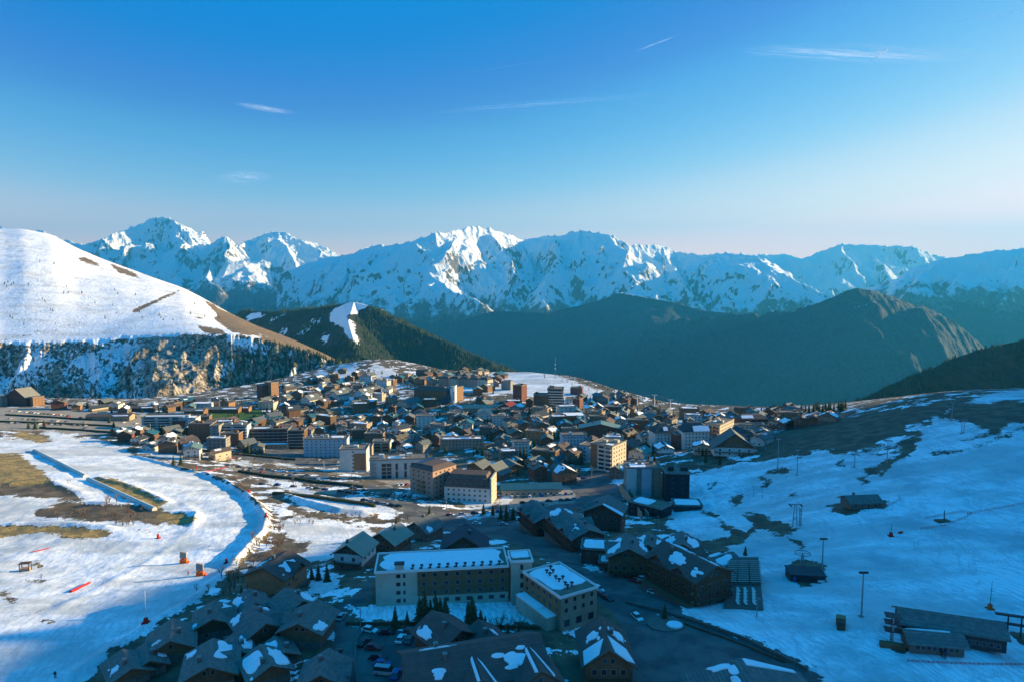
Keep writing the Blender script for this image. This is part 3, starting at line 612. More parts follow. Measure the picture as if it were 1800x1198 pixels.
def windows(root, w, d, face, cols, zs, ww=1.1, wh=1.3, margin=1.0, me=None, skip=()):
    ln = FACES[face](w, d)[3]
    for j, z in enumerate(zs):
        for i in range(cols):
            if (i, j) in skip: continue
            u = -ln / 2 + margin + (ln - 2 * margin) * (i + .5) / cols
            p, rz = face_at(face, w, d, u, z); put(me or WM, 'window', root, p, rz, (ww, 1, wh))
def balcony(root, w, d, face, u0, u1, z, depth=1.2, m='wood_brown', h=1.0, slab='concrete', open_=False):
    b = MB(); rz = FACES[face](w, d)[2]; um = (u0 + u1) / 2; hw = abs(u1 - u0) / 2
    b.box(-hw, hw, -depth, -.003, -.18, 0, slab)
    if open_:
        b.box(-hw, hw, -depth, -depth + .06, h - .1, h, m); n = max(2, int(hw * 2 / .5))
        for i in range(n + 1):
            x = -hw + 2 * hw * i / n; b.box(x - .04 if i else x, x + .04 if i < n else x, -depth + .005, -depth + .055, 0, h - .1, m)
    else: b.box(-hw, hw, -depth, -depth + .1, 0, h, m)
    for sx in (-1, 1): b.box(sx * hw - (.08 if sx > 0 else 0), sx * hw + (.08 if sx < 0 else 0), -depth + .1, -.003, 0, h, m)
    p, rz = face_at(face, w, d, um, z); o = b.build('balcony', root); o.location = p; o.rotation_euler = (0, 0, rz); return o
def roof_patch(root, name, w, l, o, zr, tp, side, poly, m='snow', th=.24, lift=.34):
    """irregular sheet lying on one slope; poly in (s along ridge 0..1, t ridge 0 .. eave 1)"""
    W2 = w / 2 + o; L = l + 2 * o; lo = []; hi = []
    for s_, t_ in poly:
        x = side * t_ * W2; y = (s_ - .5) * L; z = zr - abs(x) * tp + lift
        lo.append((x, y, z)); cs_ = sum(q[0] for q in poly) / len(poly); ct_ = sum(q[1] for q in poly) / len(poly); t2 = t_ + (ct_ - t_) * .07; x2 = side * t2 * W2; y2 = (s_ + (cs_ - s_) * .07 - .5) * L; hi.append((x2, y2, zr - abs(x2) * tp + lift + th))
    if side < 0: lo.reverse(); hi.reverse()
    return MB().hull(lo, hi, m).build(name, root)
def blob(rng, s0, s1, t0, t1, n=15, j=.5):
    cx, cy = (s0 + s1) / 2, (t0 + t1) / 2; a, b = (s1 - s0) / 2, (t1 - t0) / 2; r = []
    for i in range(n):
        an = 6.2832 * (i + rng.random() * .5) / n; c_, s_ = math.cos(an), math.sin(an); q = max(abs(c_), abs(s_)); k = (1 - rng.random() ** 1.5 * j) / q
        r.append((min(max(cx + a * c_ * k, .01), .99), min(max(cy + b * s_ * k, .02), .98)))
    q_ = []
    for (x0, y0), (x1, y1) in zip(r, r[1:] + r[:1]): q_ += [(x0 * .75 + x1 * .25, y0 * .75 + y1 * .25), (x0 * .25 + x1 * .75, y0 * .25 + y1 * .75)]
    return q_
def cross_gable(root, w, l, h, zr, tp, o, side, u, gw, wall, roof):
    tg = math.tan(R(34)); zg = min(zr - .25, h + gw / 2 * tg + .5); x0 = .2; x1 = w / 2 + .35; zb = zg - gw / 2 * tg
    f = lambda x, y, z: (side * x, u + y, z)
    q = [(-gw / 2, h - 2.4), (gw / 2, h - 2.4), (gw / 2, zb), (0, zg), (-gw / 2, zb)]
    lo = [f(w / 2 - 1.2, y, z) for y, z in q]; hi = [f(x1, y, z) for y, z in q]
    g_ = MB().hull(lo if side > 0 else lo[::-1], hi if side > 0 else hi[::-1], wall).build('gable', root)
    e = gw / 2 + .7; ze = zg - e * tg; q = [(-e, ze), (0, zg), (e, ze), (e, ze + .28), (0, zg + .28), (-e, ze + .28)]
    lo = [f(x0, y, z + .01) for y, z in q]; hi = [f(x1 + 1.0, y, z + .01) for y, z in q]
    MB().hull(lo if side > 0 else lo[::-1], hi if side > 0 else hi[::-1], roof).build('gable_roof', root)
    put(WM, 'window', root, f(x1, 0, zb - .4), side * math.pi / 2, (1.3, 1, 1.3))
def house(px, py, w, l, h, yaw=0, pitch=24, wall='wood_brown', roof='slate_roof', base='stone', hb=2.2, o=1.0, snow=(), cols=3, scols=3, floors=None, balc=1, chim=1,
          name='chalet', label=None, cat='chalet', group=None, land=None, seed=0, at=None, dz=0, detail=True, bwall='wood_brown', gable=None, dorm=False, cross=()):
    rng = random.Random(int(px * 31 + py * 17 + seed)); g_ = at or G(px, py); root = empty(name, (g_[0], g_[1], g_[2] + dz), yaw)
    FOOT.append((g_[0], g_[1], (w + l) / 4 + 1.5)); tp = math.tan(R(pitch)); zr = h + w / 2 * tp
    if land: LAND.append((px, py, land))
    if hb: MB().box(-w / 2 - .06, w / 2 + .06, -l / 2 - .06, l / 2 + .06, -3, hb, base).build('ground_floor', root)
    q = [(-w / 2, hb), (w / 2, hb), (w / 2, h), (0, zr), (-w / 2, h)]
    MB().hull([(a, -l / 2, z) for a, z in q][::-1], [(a, l / 2, z) for a, z in q][::-1], wall).build('wall', root)
    if gable:
        q = [(-w / 2 + .01, h), (w / 2 - .01, h), (0, zr - .02)]
        MB().hull([(a, -l / 2 - .05, z) for a, z in q][::-1], [(a, -l / 2 - .004, z) for a, z in q][::-1], gable).build('gable', root)
    W2 = w / 2 + o; L2 = l / 2 + o; ze = zr - W2 * tp; q = [(-W2, ze), (0, zr), (W2, ze), (W2, ze + .3), (0, zr + .3), (-W2, ze + .3)]
    rf = MB().hull([(a, -L2, z + .02) for a, z in q], [(a, L2, z + .02) for a, z in q], roof)
    for sx in (-1, 1):
        q2 = [(0, zr - .05), (sx * W2, ze - .05), (sx * W2, ze + .36), (0, zr + .36)]
        if sx < 0: q2.reverse()
        rf.hull([(a, -L2 - .06, z) for a, z in q2][::-1], [(a, -L2 - .003, z) for a, z in q2][::-1], 'wood_dark')
    rf = rf.build('roof', root)
    for sd, po in snow:
        roof_patch(rf, 'snow_patch', w, l, o, zr, tp, sd, po if isinstance(po, list) else blob(rng, *po))
        if detail and not isinstance(po, list) and po[1] - po[0] < .85:
            for _ in range(3):
                cs, ct = po[0] + (po[1] - po[0]) * rng.uniform(-.25, 1.25), po[2] + (po[3] - po[2]) * rng.uniform(-.2, 1.2); e = rng.uniform(.02, .06)
                if .04 < cs < .93 and .08 < ct < .9: roof_patch(rf, 'snow_patch', w, l, o, zr, tp, sd, blob(rng, cs - e, cs + e, ct - e * 1.3, ct + e * 1.3, 7, .5), th=.14)
    for side_, u_, gw in cross: cross_gable(root, w, l, h, zr, tp, o, side_, u_, gw, wall, roof)
    for i in range(chim):
        x = rng.uniform(.15, .45) * w / 2 * rng.choice((-1, 1)); y = rng.uniform(-.3, .3) * l; put(CHIM, 'chimney', rf, (x, y, zr - abs(x) * tp + .5), 0, (1, 1, 1))
    if dorm:
        for sd_ in (-1, 1):
            for y_ in ((0,) if l < 13 else (-l * .22, l * .22)):
                x_ = sd_ * W2 * .5; put(DORM, 'dormer', rf, (x_, y_, zr - abs(x_) * tp + .35), sd_ * math.pi / 2, (1, 1, 1))
    nf = floors or max(1, int((h - .3) / 2.7)); zs = [1.0 + 2.7 * i for i in range(nf)]
    if cols:
        windows(root, w, l + (.12 if hb > 1.5 else .0), 'f', cols, zs[:1], 1.1, 1.2); windows(root, w, l, 'f', cols, zs[1:], 1.2, 1.4)
        if zr - h > 2.2: windows(root, w * .4, l + (.1 if gable else 0), 'f', 1 if w < 10 else 2, [h + .2], 1.0, 1.2, margin=.4)
    if scols:
        windows(root, w + .0, l, 'r', scols, zs[1:] or zs, 1.1, 1.2)
        if detail: windows(root, w, l, 'l', scols, zs[1:] or zs, 1.1, 1.2)
    for i in range(balc):
        if len(zs) > 1 + i: balcony(root, w, l, 'f', -w / 2 + .4, w / 2 - .4, zs[1 + i] - 1.0 + .2, 1.3, bwall, .95, 'wood_dark', open_=detail)
    if detail: p, rz = face_at('f', w, l + .12, w * .22, 0); put(DOOR, 'door', root, p, rz, (1.3, 1, 2.1))
    if label: tag(root, label, cat, group)
    return root
def block(px, py, w, d, floors, yaw=0, fh=2.8, wall='cream', faces=None, fmat=None, balc=None, bmat='white_render', cols=None, roof='gravel_roof', parapet='concrete', top=1, snow=(),
          name='apartment_block', label=None, cat='apartment block', group=None, land=None, hip=None, at=None, dz=0, ww=1.2, wh=1.2, panels=(), me=None, fins=None, h0=0):
    """flat-roofed block. balc: {face: (cols)} open balcony bays, cols: {face: n} windows, panels: [(face,u0,u1,z0,z1,mat)] coloured fields"""
    rng = random.Random(int(px * 13 + py * 7)); g_ = at or G(px, py); root = empty(name, (g_[0], g_[1], g_[2] + dz), yaw); H_ = floors * fh + .4 + h0
    for q in (-.33, .33): FOOT.append((g_[0] + math.cos(R(yaw)) * w * q, g_[1] + math.sin(R(yaw)) * w * q, max(w * .35, d / 2) + 1.5))
    if land: LAND.append((px, py, land))
    b = MB().box(-w / 2, w / 2, -d / 2, d / 2, -4, H_, wall); b.build('wall', root)
    for face, u0, u1, z0, z1, m in panels:
        p, rz = face_at(face, w, d, (u0 + u1) / 2, 0); hw = (u1 - u0) / 2; k = MB().box(-hw, hw, -.14, -.002, z0, min(z1, H_ - .02), m).build('facade_panel', root); k.location = p; k.rotation_euler = (0, 0, rz)
    if hip:
        m, hh, ins = hip; o = .5; q0 = [(-w / 2 - o, -d / 2 - o), (w / 2 + o, -d / 2 - o), (w / 2 + o, d / 2 + o), (-w / 2 - o, d / 2 + o)]
        q1 = [(-w / 2 + ins, -d / 2 + ins), (w / 2 - ins, -d / 2 + ins), (w / 2 - ins, d / 2 - ins), (-w / 2 + ins, d / 2 - ins)]
        rf = MB().hull([(a, c, H_ + .01) for a, c in q0], [(a, c, H_ + hh) for a, c in q1], m).build('roof', root); zt = H_ + hh
        for s_ in snow:
            x0, x1, t0, t1 = s_[:4]
            f = lambda u, t: ((-w / 2 - o) + (w + 2 * o) * u, -d / 2 - o + (ins + o) * t, H_ + hh * t + .02)
            pts_ = [f(x0, t0), f(x1, t0), f(x1, t1), f((x0 + x1) / 2, t1 + .05), f(x0, t1)]
            MB().hull(pts_, [(a, c - .05, z + .22) for a, c, z in pts_], 'snow').build('snow_patch', rf)
    else:
        o = .35; r_ = MB().box(-w / 2 - o, w / 2 + o, -d / 2 - o, d / 2 + o, H_, H_ + .25, parapet)
        r_.box(-w / 2 + .1, w / 2 - .1, -d / 2 + .1, d / 2 - .1, H_ + .25, H_ + .29, roof)
        for x0, x1, y0, y1 in ((-w / 2 - o, w / 2 + o, -d / 2 - o, -d / 2 - o + .25), (-w / 2 - o, w / 2 + o, d / 2 + o - .25, d / 2 + o), (-w / 2 - o, -w / 2 - o + .25, -d / 2 - o + .25, d / 2 + o - .25), (w / 2 + o - .25, w / 2 + o, -d / 2 - o + .25, d / 2 + o - .25)):
            r_.box(x0, x1, y0, y1, H_ + .252, H_ + .75, parapet)
        rf = r_.build('roof', root); zt = H_ + .29
        for k in range(top):
            x, y = rng.uniform(-.36, .36) * w, rng.uniform(-.2, .2) * d; s_ = rng.uniform(1, 2)
            MB().box(x - s_, x + s_, y - s_ * .8, y + s_ * .8, zt + .002, zt + rng.uniform(1.4, 2.6), wall).build('roof_box', rf)
        for s_ in snow:
            x0, x1, y0, y1 = s_[:4]; n = 22; pts_ = []
            for i in range(n):
                a = 6.2832 * i / n; q = max(abs(math.cos(a)), abs(math.sin(a))); k = (1 - rng.random() * .12) / q
                pts_.append((min(max(((x0 + x1) / 2 + (x1 - x0) / 2 * math.cos(a) * k), .01), .99), min(max((y0 + y1) / 2 + (y1 - y0) / 2 * math.sin(a) * k, .01), .99)))
            f = lambda u, v, z: (-w / 2 + .12 + (w - .24) * u, -d / 2 + .12 + (d - .24) * v, z)
            MB().hull([f(a, c, zt + .005) for a, c in pts_], [f(a, c, zt + .25) for a, c in pts_], 'snow').build('snow_patch', rf)
    zs = [h0 + .9 + fh * i for i in range(floors)]
    for face, n in (cols or {}).items():
        k0 = 0
        if isinstance(n, tuple): n, k0 = n
        windows(root, w, d, face, n, zs[k0:], ww, wh, me=me)
    for face, spec in (balc or {}).items():
        n, k0 = spec if isinstance(spec, tuple) else (spec, 1); ln = FACES[face](w, d)[3]
        for z in zs[k0:]:
            for i in range(n):
                u0 = -ln / 2 + .5 + (ln - 1) * i / n + .15; u1 = -ln / 2 + .5 + (ln - 1) * (i + 1) / n - .15
                balcony(root, w, d, face, u0, u1, z - .9 + .1, 1.3, bmat, 1.0)
                p, rz = face_at(face, w, d, (u0 + u1) / 2, z - .7); put(WM2, 'window', root, p, rz, ((u1 - u0) * .8, 1, 2.0))
    if label: tag(root, label, cat, group)
    return root
# ------------------------------------------------------------------ plants
def conifer_mesh(seed, tiers=14, spread=.23, mt='needle'):
    rng = random.Random(seed); b = MB(); b.tube((0, 0, -.04), (0, 0, .92), .018, .004, 'bark', 5)
    for t in range(tiers):
        z = .07 + .90 * t / tiers; r = spread * (1 - z) ** .85 * rng.uniform(.82, 1.1) + .012; n = rng.randint(8, 11)
        for i in range(n):
            a = 6.2832 * (i + rng.random() * .7) / n; rr_ = r * rng.uniform(.65, 1.15); c, s_ = math.cos(a), math.sin(a); dr = -rr_ * rng.uniform(.25, .5)
            wd_ = rr_ * rng.uniform(.30, .42); px_, py_ = -s_ * wd_, c * wd_; m = (c * rr_ * .6, s_ * rr_ * .6)
            b.face([(0, 0, z + .03), (m[0] + px_, m[1] + py_, z + dr * .7 - .005), (c * rr_, s_ * rr_, z + dr)], mt)
            b.face([(0, 0, z + .03), (c * rr_, s_ * rr_, z + dr), (m[0] - px_, m[1] - py_, z + dr * .7 - .012)], mt)
    b.face([(-.01, 0, .9), (.01, 0, .9), (0, 0, 1.0)], mt); b.face([(0, -.01, .9), (0, .01, .9), (0, 0, 1.0)], mt)
    return b
def tree_meshes(b, name):
    """split a one-metre tree into crown and trunk meshes"""
    tr = MB(); cr = MB()
    for f, mi_ in zip(b.f, b.m):
        (tr if b.mats[mi_] == 'bark' else cr).face([b.v[i] for i in f], b.mats[mi_])
    return cr.mesh('crown'), tr.mesh('trunk')
def bare_mesh(seed, mt='twigs', n0=7, wide=.35):
    rng = random.Random(seed); b = MB(); b.tube((0, 0, -.05), (0, 0, .35), .03, .02, 'bark', 5)
    def br(p, d, ln, r, lv):
        e = p + d * ln; u = d.orthogonal().normalized() * r
        if lv < 2: b.tube(p, e, r, r * .6, 'bark', 4)
        else:
            v = d.cross(u).normalized() * r
            b.face([p - u, p + u, e], mt); b.face([p - v, p + v, e], mt)
        if lv < 4:
            for _ in range(3 if lv < 3 else 2):
                nd = (d + Vector((rng.uniform(-1, 1), rng.uniform(-1, 1), rng.uniform(-.3, .8))) * .55).normalized()
                br(p + d * ln * rng.uniform(.5, 1), nd, ln * rng.uniform(.55, .8), r * (.6 if lv < 2 else .9), lv + 1)
    for i in range(n0):
        a = 6.2832 * i / n0 + rng.random(); d = Vector((math.cos(a) * wide, math.sin(a) * wide, rng.uniform(.5, 1))).normalized(); br(Vector((0, 0, rng.uniform(.02, .3))), d, rng.uniform(.22, .34), .011, 1)
    return b
CON = [tree_meshes(conifer_mesh(s_, 15, .30 if s_ % 2 else .25, 'needle'), 'conifer') for s_ in range(3)] + [tree_meshes(conifer_mesh(9, 12, .27, 'needle_warm'), 'conifer')]
BARE = [tree_meshes(bare_mesh(s_, 'twigs' if s_ % 2 else 'twigs_pale'), 'bare') for s_ in range(4)]
BUSH = [bare_mesh(20 + s_, 'twigs', 8, .9).mesh('bush') for s_ in range(2)]
AUTO = []     # things whose labels are made once everything stands: (object, prefix, px, py)
def tree(px, py, h, kind=0, pre='dark green conifer', cat='tree', group='conifers around the resort', at=None, bare=False, parts=True):
    g_ = at or G(px, py); ms = (BARE if bare else CON)[kind % 4]; sc = (h, h, h)
    t = empty('bare_tree' if bare else 'conifer_tree', g_, random.Random(px * 7 + py).uniform(0, 360))
    put(ms[0], 'crown', t, (0, 0, 0), 0, sc); put(ms[1], 'trunk', t, (0, 0, 0), 0, sc)
    tag(t, None, cat, group); AUTO.append((t, pre, px, py)); return t
# ------------------------------------------------------------------ vehicles
def car_parts(paint, van=False):
    L_, W_, h1, h2 = (5.0, 1.95, 1.15, 2.1) if van else (4.3, 1.78, .82, 1.45)
    lo = [(-L_ / 2, .32), (L_ / 2, .32), (L_ / 2, h1 * .82), (L_ / 2 - .9 if not van else L_ / 2 - .3, h1), (-L_ / 2 + (.1 if van else .5), h1 + .02), (-L_ / 2, h1 * .9)]
    b = MB().hull([(x, -W_ / 2, z) for x, z in lo], [(x, W_ / 2, z) for x, z in lo], paint)
    c0, c1, r0, r1 = (-L_ / 2 + .1, L_ / 2 - .5, -L_ / 2 + .2, L_ / 2 - 1.2) if van else (-L_ / 2 + .35, L_ / 2 - 1.1, -L_ / 2 + .85, L_ / 2 - 1.85)
    q0 = [(c0, -W_ / 2 + .08), (c1, -W_ / 2 + .08), (c1, W_ / 2 - .08), (c0, W_ / 2 - .08)]; q1 = [(r0, -W_ / 2 + .25), (r1, -W_ / 2 + .25), (r1, W_ / 2 - .25), (r0, W_ / 2 - .25)]
    gl = MB().hull([(a, c, h1 + .021) for a, c in q0], [(a, c, h2 - .05) for a, c in q1], 'glass')
    rf = MB().box(r0 - .03, r1 + .03, -W_ / 2 + .22, W_ / 2 - .22, h2 - .049, h2, paint)
    wh = MB().tube((0, -.11, 0), (0, .11, 0), .33, .33, 'black_rubber', 10).tube((0, -.115, 0), (0, .115, 0), .18, .18, 'steel', 8)
    return b, gl, rf, wh, L_, W_
CARS = {}
def car(px, py, yaw, paint='car_white', van=False, parts=False, pre=None, group='cars parked around the resort', at=None):
    k = (paint, van)
    if k not in CARS:
        b, gl, rf, wh, L_, W_ = car_parts(paint, van); one = MB()
        for q in (b, gl, rf):
            for f, mi_ in zip(q.f, q.m): one.face([q.v[i] for i in f], q.mats[mi_])
        for sx in (-1, 1):
            for sy in (-1, 1): one.tube((sx * L_ * .31, sy * (W_ / 2 - .1) - .1, .33), (sx * L_ * .31, sy * (W_ / 2 - .1) + .1, .33), .33, .33, 'black_rubber', 8)
        CARS[k] = (b.mesh('body'), gl.mesh('windows'), rf.mesh('roof'), wh.mesh('wheel'), L_, W_, one.mesh('car'))
    b, gl, rf, wh, L_, W_, one = CARS[k]; g_ = at or G(px, py); nm = 'van' if van else 'car'
    if parts:
        t = empty(nm, g_, yaw); put(b, 'body', t, (0, 0, 0)); put(gl, 'windows', t, (0, 0, 0)); put(rf, 'roof', t, (0, 0, 0))
        for sx in (-1, 1):
            for sy in (-1, 1): put(wh, 'wheel', t, (sx * L_ * .31, sy * (W_ / 2 - .1), .33))
    else:
        t = link(nm, one); t.location = g_; t.rotation_euler = (0, 0, R(yaw))
    tag(t, None, nm, group); AUTO.append((t, pre or (paint.split('_')[1] + ' ' + nm + ' parked'), px, py)); return t
ORD = ['', 'second', 'third', 'fourth', 'fifth', 'sixth', 'seventh', 'eighth', 'ninth', 'tenth', 'eleventh', 'twelfth', 'thirteenth', 'fourteenth', 'fifteenth', 'sixteenth', 'seventeenth', 'eighteenth', 'nineteenth', 'twentieth']
def auto_labels():
    used = {}
    for o, pre, px, py in AUTO:
        best = min(LAND, key=lambda q: math.hypot(q[0] - px, (q[1] - py) * 1.8) if True else 0)
        dx, dy = px - best[0], (py - best[1]) * 1.8
        rel = ('right of' if dx > 0 else 'left of') if abs(dx) > abs(dy) else ('before' if dy > 0 else 'behind')
        used.setdefault((pre, rel, best[2]), []).append((px, o))
    for (pre, rel, ln), lst in used.items():
        lst.sort(key=lambda q: q[0]); n = len(lst)
        for i, (px, o) in enumerate(lst):
            s_ = f'{pre} {rel} the {ln}'
            if n > 1:
                if n == 2: s_ += ', ' + ('left one' if i == 0 else 'right one')
                elif i == 0: s_ += ', leftmost'
                elif i == n - 1: s_ += ', rightmost'
                elif i < 20: s_ += f', {ORD[i]} from left'
                else: s_ += f', {ORD[min(n - 1 - i, 19)]} from right'
            o['label'] = s_
# ------------------------------------------------------------------ the hotel in the foreground
def at(x, y, dz=0): return (x, y, Hs(x, y) + dz)
HZ_ = Hs(-20, 190)
hw = block(0, 0, 38, 13, 3, 6.7, fh=2.6, h0=1.7, wall='cream', parapet='white_paint', cols={}, top=0, snow=[(.0, 1, .0, 1.0)], at=(-20.8, 196, HZ_),
      panels=[('f', -7.2, 19.4, 2.6, 12, 'wood_brown'), ('l', -5, 5, 2.6, 12, 'wood_brown')], name='hotel',
      label='long three storey hotel wing, cream end and brown wood front, snowy flat roof', cat='hotel')
LAND.append((778, 1040, 'long snow roofed hotel wing'))
for z in (.9, 3.3, 5.8, 8.2): 
    for u, ww_ in ((-12.6, 1.3), (-10.9, .7)): p, rz = face_at('f', 39, 13, u, z); put(WM, 'window', hw, p, rz, (ww_, 1, 1.2))
for z in (3.0, 5.6, 8.2):
    for i in range(8): p, rz = face_at('f', 39, 13.28, -5.4 + i * 3.25, z); put(WM, 'window', hw, p, rz, (1.35, 1, 1.25))
for i in range(8): p, rz = face_at('f', 39, 13, -5.4 + i * 3.25, .6); put(WM, 'window', hw, p, rz, (1.6, 1, 1.2))
zt = 3 * 2.6 + .4 + 1.7 + .29
MB().box(-13.5, -11, -6.4, -4.5, zt + .01, zt + 1.9, 'cream').box(-13.7, -10.8, -6.6, -4.3, zt + 1.9, zt + 2.1, 'steel_dark').build('roof_box', hw)
for i in range(11):
    x = -8.4 + i * 2.5; MB().tube((x, -5.4, zt), (x, -5.4, zt + 1.0), .22, .18, 'steel_dark', 6).box(x - .45, x + .45, -5.8, -5.0, zt + 1.0, zt + 1.3, 'steel_dark').box(x - .7, x + .2, -6.0, -5.3, zt + .26, zt + .5, 'dark_roof').build('vent', hw)
hr = block(0, 0, 18, 12, 3, -59, fh=2.6, h0=1.7, wall='beige', parapet='white_paint', top=0, snow=[(.0, .82, .0, 1.0)], at=(13.3, 182.9, HZ_), name='hotel',
      panels=[('f', -8.9, 8.9, 5.0, 12, 'wood_orange')], cols={}, label='short hotel wing turned to the street with snow on its flat roof', cat='hotel')
LAND.append((985, 1060, 'short hotel wing'))
for z in (5.6, 8.1):
    for i in range(6): p, rz = face_at('f', 18, 12.28, -7.2 + i * 2.9, z); put(WM, 'window', hr, p, rz, (1.3, 1, 1.3))
    for i in range(4): p, rz = face_at('r', 18, 12, -4.2 + i * 2.8, z); put(WM, 'window', hr, p, rz, (1.1, 1, 1.3))
for i in range(3): p, rz = face_at('r', 18, 12, -4 + i * 4, 1.6); put(WM, 'window', hr, p, rz, (2.2, 1, 2.2))
p, rz = face_at('f', 18, 12, 0, 0); k = MB().box(-8.6, 7, -3.0, -.01, 0, 4.3, 'cream').box(-8.7, 7.1, -3.1, -.012, 4.3, 4.6, 'white_paint').box(-8.4, 2, -2.9, -.3, 4.6, 4.85, 'snow').build('annex', hr); k.location = p; k.rotation_euler = (0, 0, rz)
for j, (x, y) in enumerate([(-5, -1), (-4.2, .6), (-3, -1.3), (-.5, -1), (.6, .6), (1.4, -1.2), (4, -1), (5, .5), (5.6, -1.4), (-6.6, 1.4)]):
    MB().tube((x, y, zt), (x, y, zt + .9), .25, .2, 'steel_dark', 6).box(x - .4, x + .4, y - .4, y + .4, zt + .9, zt + 1.2, 'steel_dark').build('vent', hr)
ht = block(0, 0, 6, 7, 4, 6.7, fh=2.7, h0=.9, wall='cream', parapet='white_paint', top=0, snow=[(.0, 1, .3, 1.0)], at=(2.4, 193.5, HZ_), cols={'f': 1}, ww=.9, wh=1.6, name='stair_tower',
      label='cream stair tower joining the two hotel wings', cat='tower')
# ------------------------------------------------------------------ foreground chalets
house(487, 1035, 13.5, 13, 7.0, -14, 24, 'wood_orange', 'brown_roof', cross=[(1, 1, 5)], snow=[(1, (.25, .8, .25, .85)), (-1, (.3, .6, .45, .8))], cols=0, balc=0, hb=1.6, label='big orange wooden chalet left of the hotel with snow patch on its roof', cat='chalet', land='big orange wooden chalet')
house(625, 992, 10.5, 12, 6.2, -12, 32, 'white_render', 'beige_metal_roof', gable='wood_dark', cols=2, label='white chalet with dark wood gable and pale roof left of the hotel', cat='chalet', land='white gabled chalet')
house(686, 968, 11.5, 12, 6.0, -24, 30, 'wood_dark', 'beige_metal_roof', snow=[(-1, (.5, .8, .4, .9))], label='dark wooden chalet with pale green roof behind the white chalet', cat='chalet', land='dark pale-roofed chalet')
house(745, 945, 12, 12, 5.5, -28, 32, 'wood_grey', 'slate_roof', snow=[(1, (.1, .4, .6, .95))], label='grey wooden chalet with bright right roof slope by the street', cat='chalet')
house(817, 972, 15, 11, 4.2, 0, 33, 'wood_dark', 'dark_roof', cols=3, balc=0, o=1.6, label='dark steep roofed house in shade behind the long hotel wing', cat='house')
NC = [(377,1106,10.5,10.5,5.2,22,[(-1,(.1,.3,.7,.95)),(1,(.55,.95,.35,.95))],'upper left of the pair beside the piste'),
 (303,1148,11.5,11.5,5.2,30,[(-1,(.25,.33,.3,.75))],'leftmost of the cluster, nearest the tall white lance'),
 (455,1120,11.5,12.5,5.6,33,[(-1,(.7,.98,.5,.95)),(1,(.8,.98,.3,.8))],'in the middle of the cluster'),
 (543,1118,12,12.5,6.5,-5,[(1,(.05,.4,.5,.98))],'with dark gable and white bracket, rightmost of the cluster'),
 (517,1078,10.5,10.5,5.2,35,[(1,(.15,.85,.2,.98))],'with large snow patch behind the dark gable'),
 (444,1078,9,10,4.5,32,[(-1,(.4,.95,.4,.95))],'small, below the big orange chalet'),
 (372,1192,12.5,12.5,5.4,25,[(1,(.3,.98,.08,.95)),(-1,(.7,.9,.5,.9))],'with a big snow sheet at the bottom edge'),
 (468,1190,10,10,4.6,28,[(1,(.1,.95,.1,.95)),(-1,(.2,.9,.1,.9))],'with snow over both slopes at the bottom edge'),
 (572,1205,11,10,4.6,5,[],'bare roofed, at the bottom edge by the road'),
 (225,1192,9,10,4.2,32,[(-1,(.3,.5,.3,.8))],'low, at the bottom edge beside the piste'),
 (262,1175,8,9,3.8,32,[(1,(.3,.8,.4,.9))],'small and low between its larger neighbours'),
 (415,1160,8,8,4.5,30,[(1,(.2,.9,.2,.9))],'small, half hidden between snowy roofs'),
 (492,1158,7,8,3.6,28,[(-1,(.05,.95,.05,.95))],'with a fully white small roof')]
for ic, (px, py, w_, l_, h_, yw, sn_, dsc) in enumerate(NC):
    house(px, py + 2, w_ * .86, l_ * .9, h_ * .74, yw + (0, -6, 5, 0, 8)[ic % 5], 25 + ic % 3 * 2, ('wood_dark', 'wood_brown')[ic % 2], ('stone_tile_roof', 'stone_tile_roof', 'slate_roof')[ic % 3], o=1.1, cross=[((1, -1)[ic % 2], .5, 4.2)] if ic % 3 != 1 and w_ > 9 else [], snow=sn_, cols=2, scols=2, label='stone tiled chalet ' + dsc, cat='chalet', group='stone tiled chalets beside the piste')
LAND.append((430, 1130, 'stone tiled chalet cluster'))
zc = Hs(-8.5, 142)
house(0, 0, 16, 29, 8.0, -73.5, 25, 'wood_brown', 'brown_roof', snow=[(1, (.18, .26, .5, .7)), (1, (.66, .86, .35, .8)), (-1, (.1, .35, .0, .25))], cols=0, scols=7, balc=0, chim=2,
      at=(-8.5, 142, zc), name='lodge', label='large brown roofed lodge at the bottom edge in front of the hotel', cat='lodge'); LAND.append((830, 1150, 'large brown roofed lodge'))
for x, y, yw, d_ in ((-7.2, 135.5, 16, 'left'), (4.6, 138.5, 16, 'right')):
    house(0, 0, 9, 9, 7.2, yw, 33, 'wood_grey', 'brown_roof', snow=[(-1, [(.05, .1), (.9, .05), (.95, .14), (.1, .2)]), (1, [(.05, .5), (.95, .05), (.95, .16), (.1, .62)])], cols=3, at=(x, y, Hs(x, y)), chim=0, name='lodge', label=f'{d_} of two gabled wooden lodge fronts with snow lines on the roof', cat='lodge', group='gabled lodge fronts')
house(0, 0, 11, 11, 6, 40, 28, 'wood_dark', 'brown_roof', snow=[(-1, (.4, .9, .5, .95))], cols=2, at=at(-16, 159), label='brown roofed chalet behind the large lodge, beside the parked cars', cat='chalet')
house(0, 0, 8, 8, 5.5, 30, 30, 'wood_dark', 'brown_roof', snow=[(1, (.1, .5, .0, .3))], cols=2, at=at(-6, 157), label='small chalet behind the large lodge under the fir trees', cat='chalet')
house(0, 0, 10.5, 14, 6.2, 0, 34, 'wood_brown', 'brown_roof', snow=[(1, (.48, .78, .12, .8)), (1, [(.02, .62), (.05, .2), (.42, .06), (.36, .75), (.1, .95)]), (-1, (.45, .7, .2, .75)), (-1, [(.03, .9), (.05, .35), (.36, .1), (.36, .85)])], cols=4, scols=4,
      at=at(21.5, 151), label='brown chalet with four snow patches on its roof beside the roundabout', cat='chalet', land='four-patch roofed chalet')
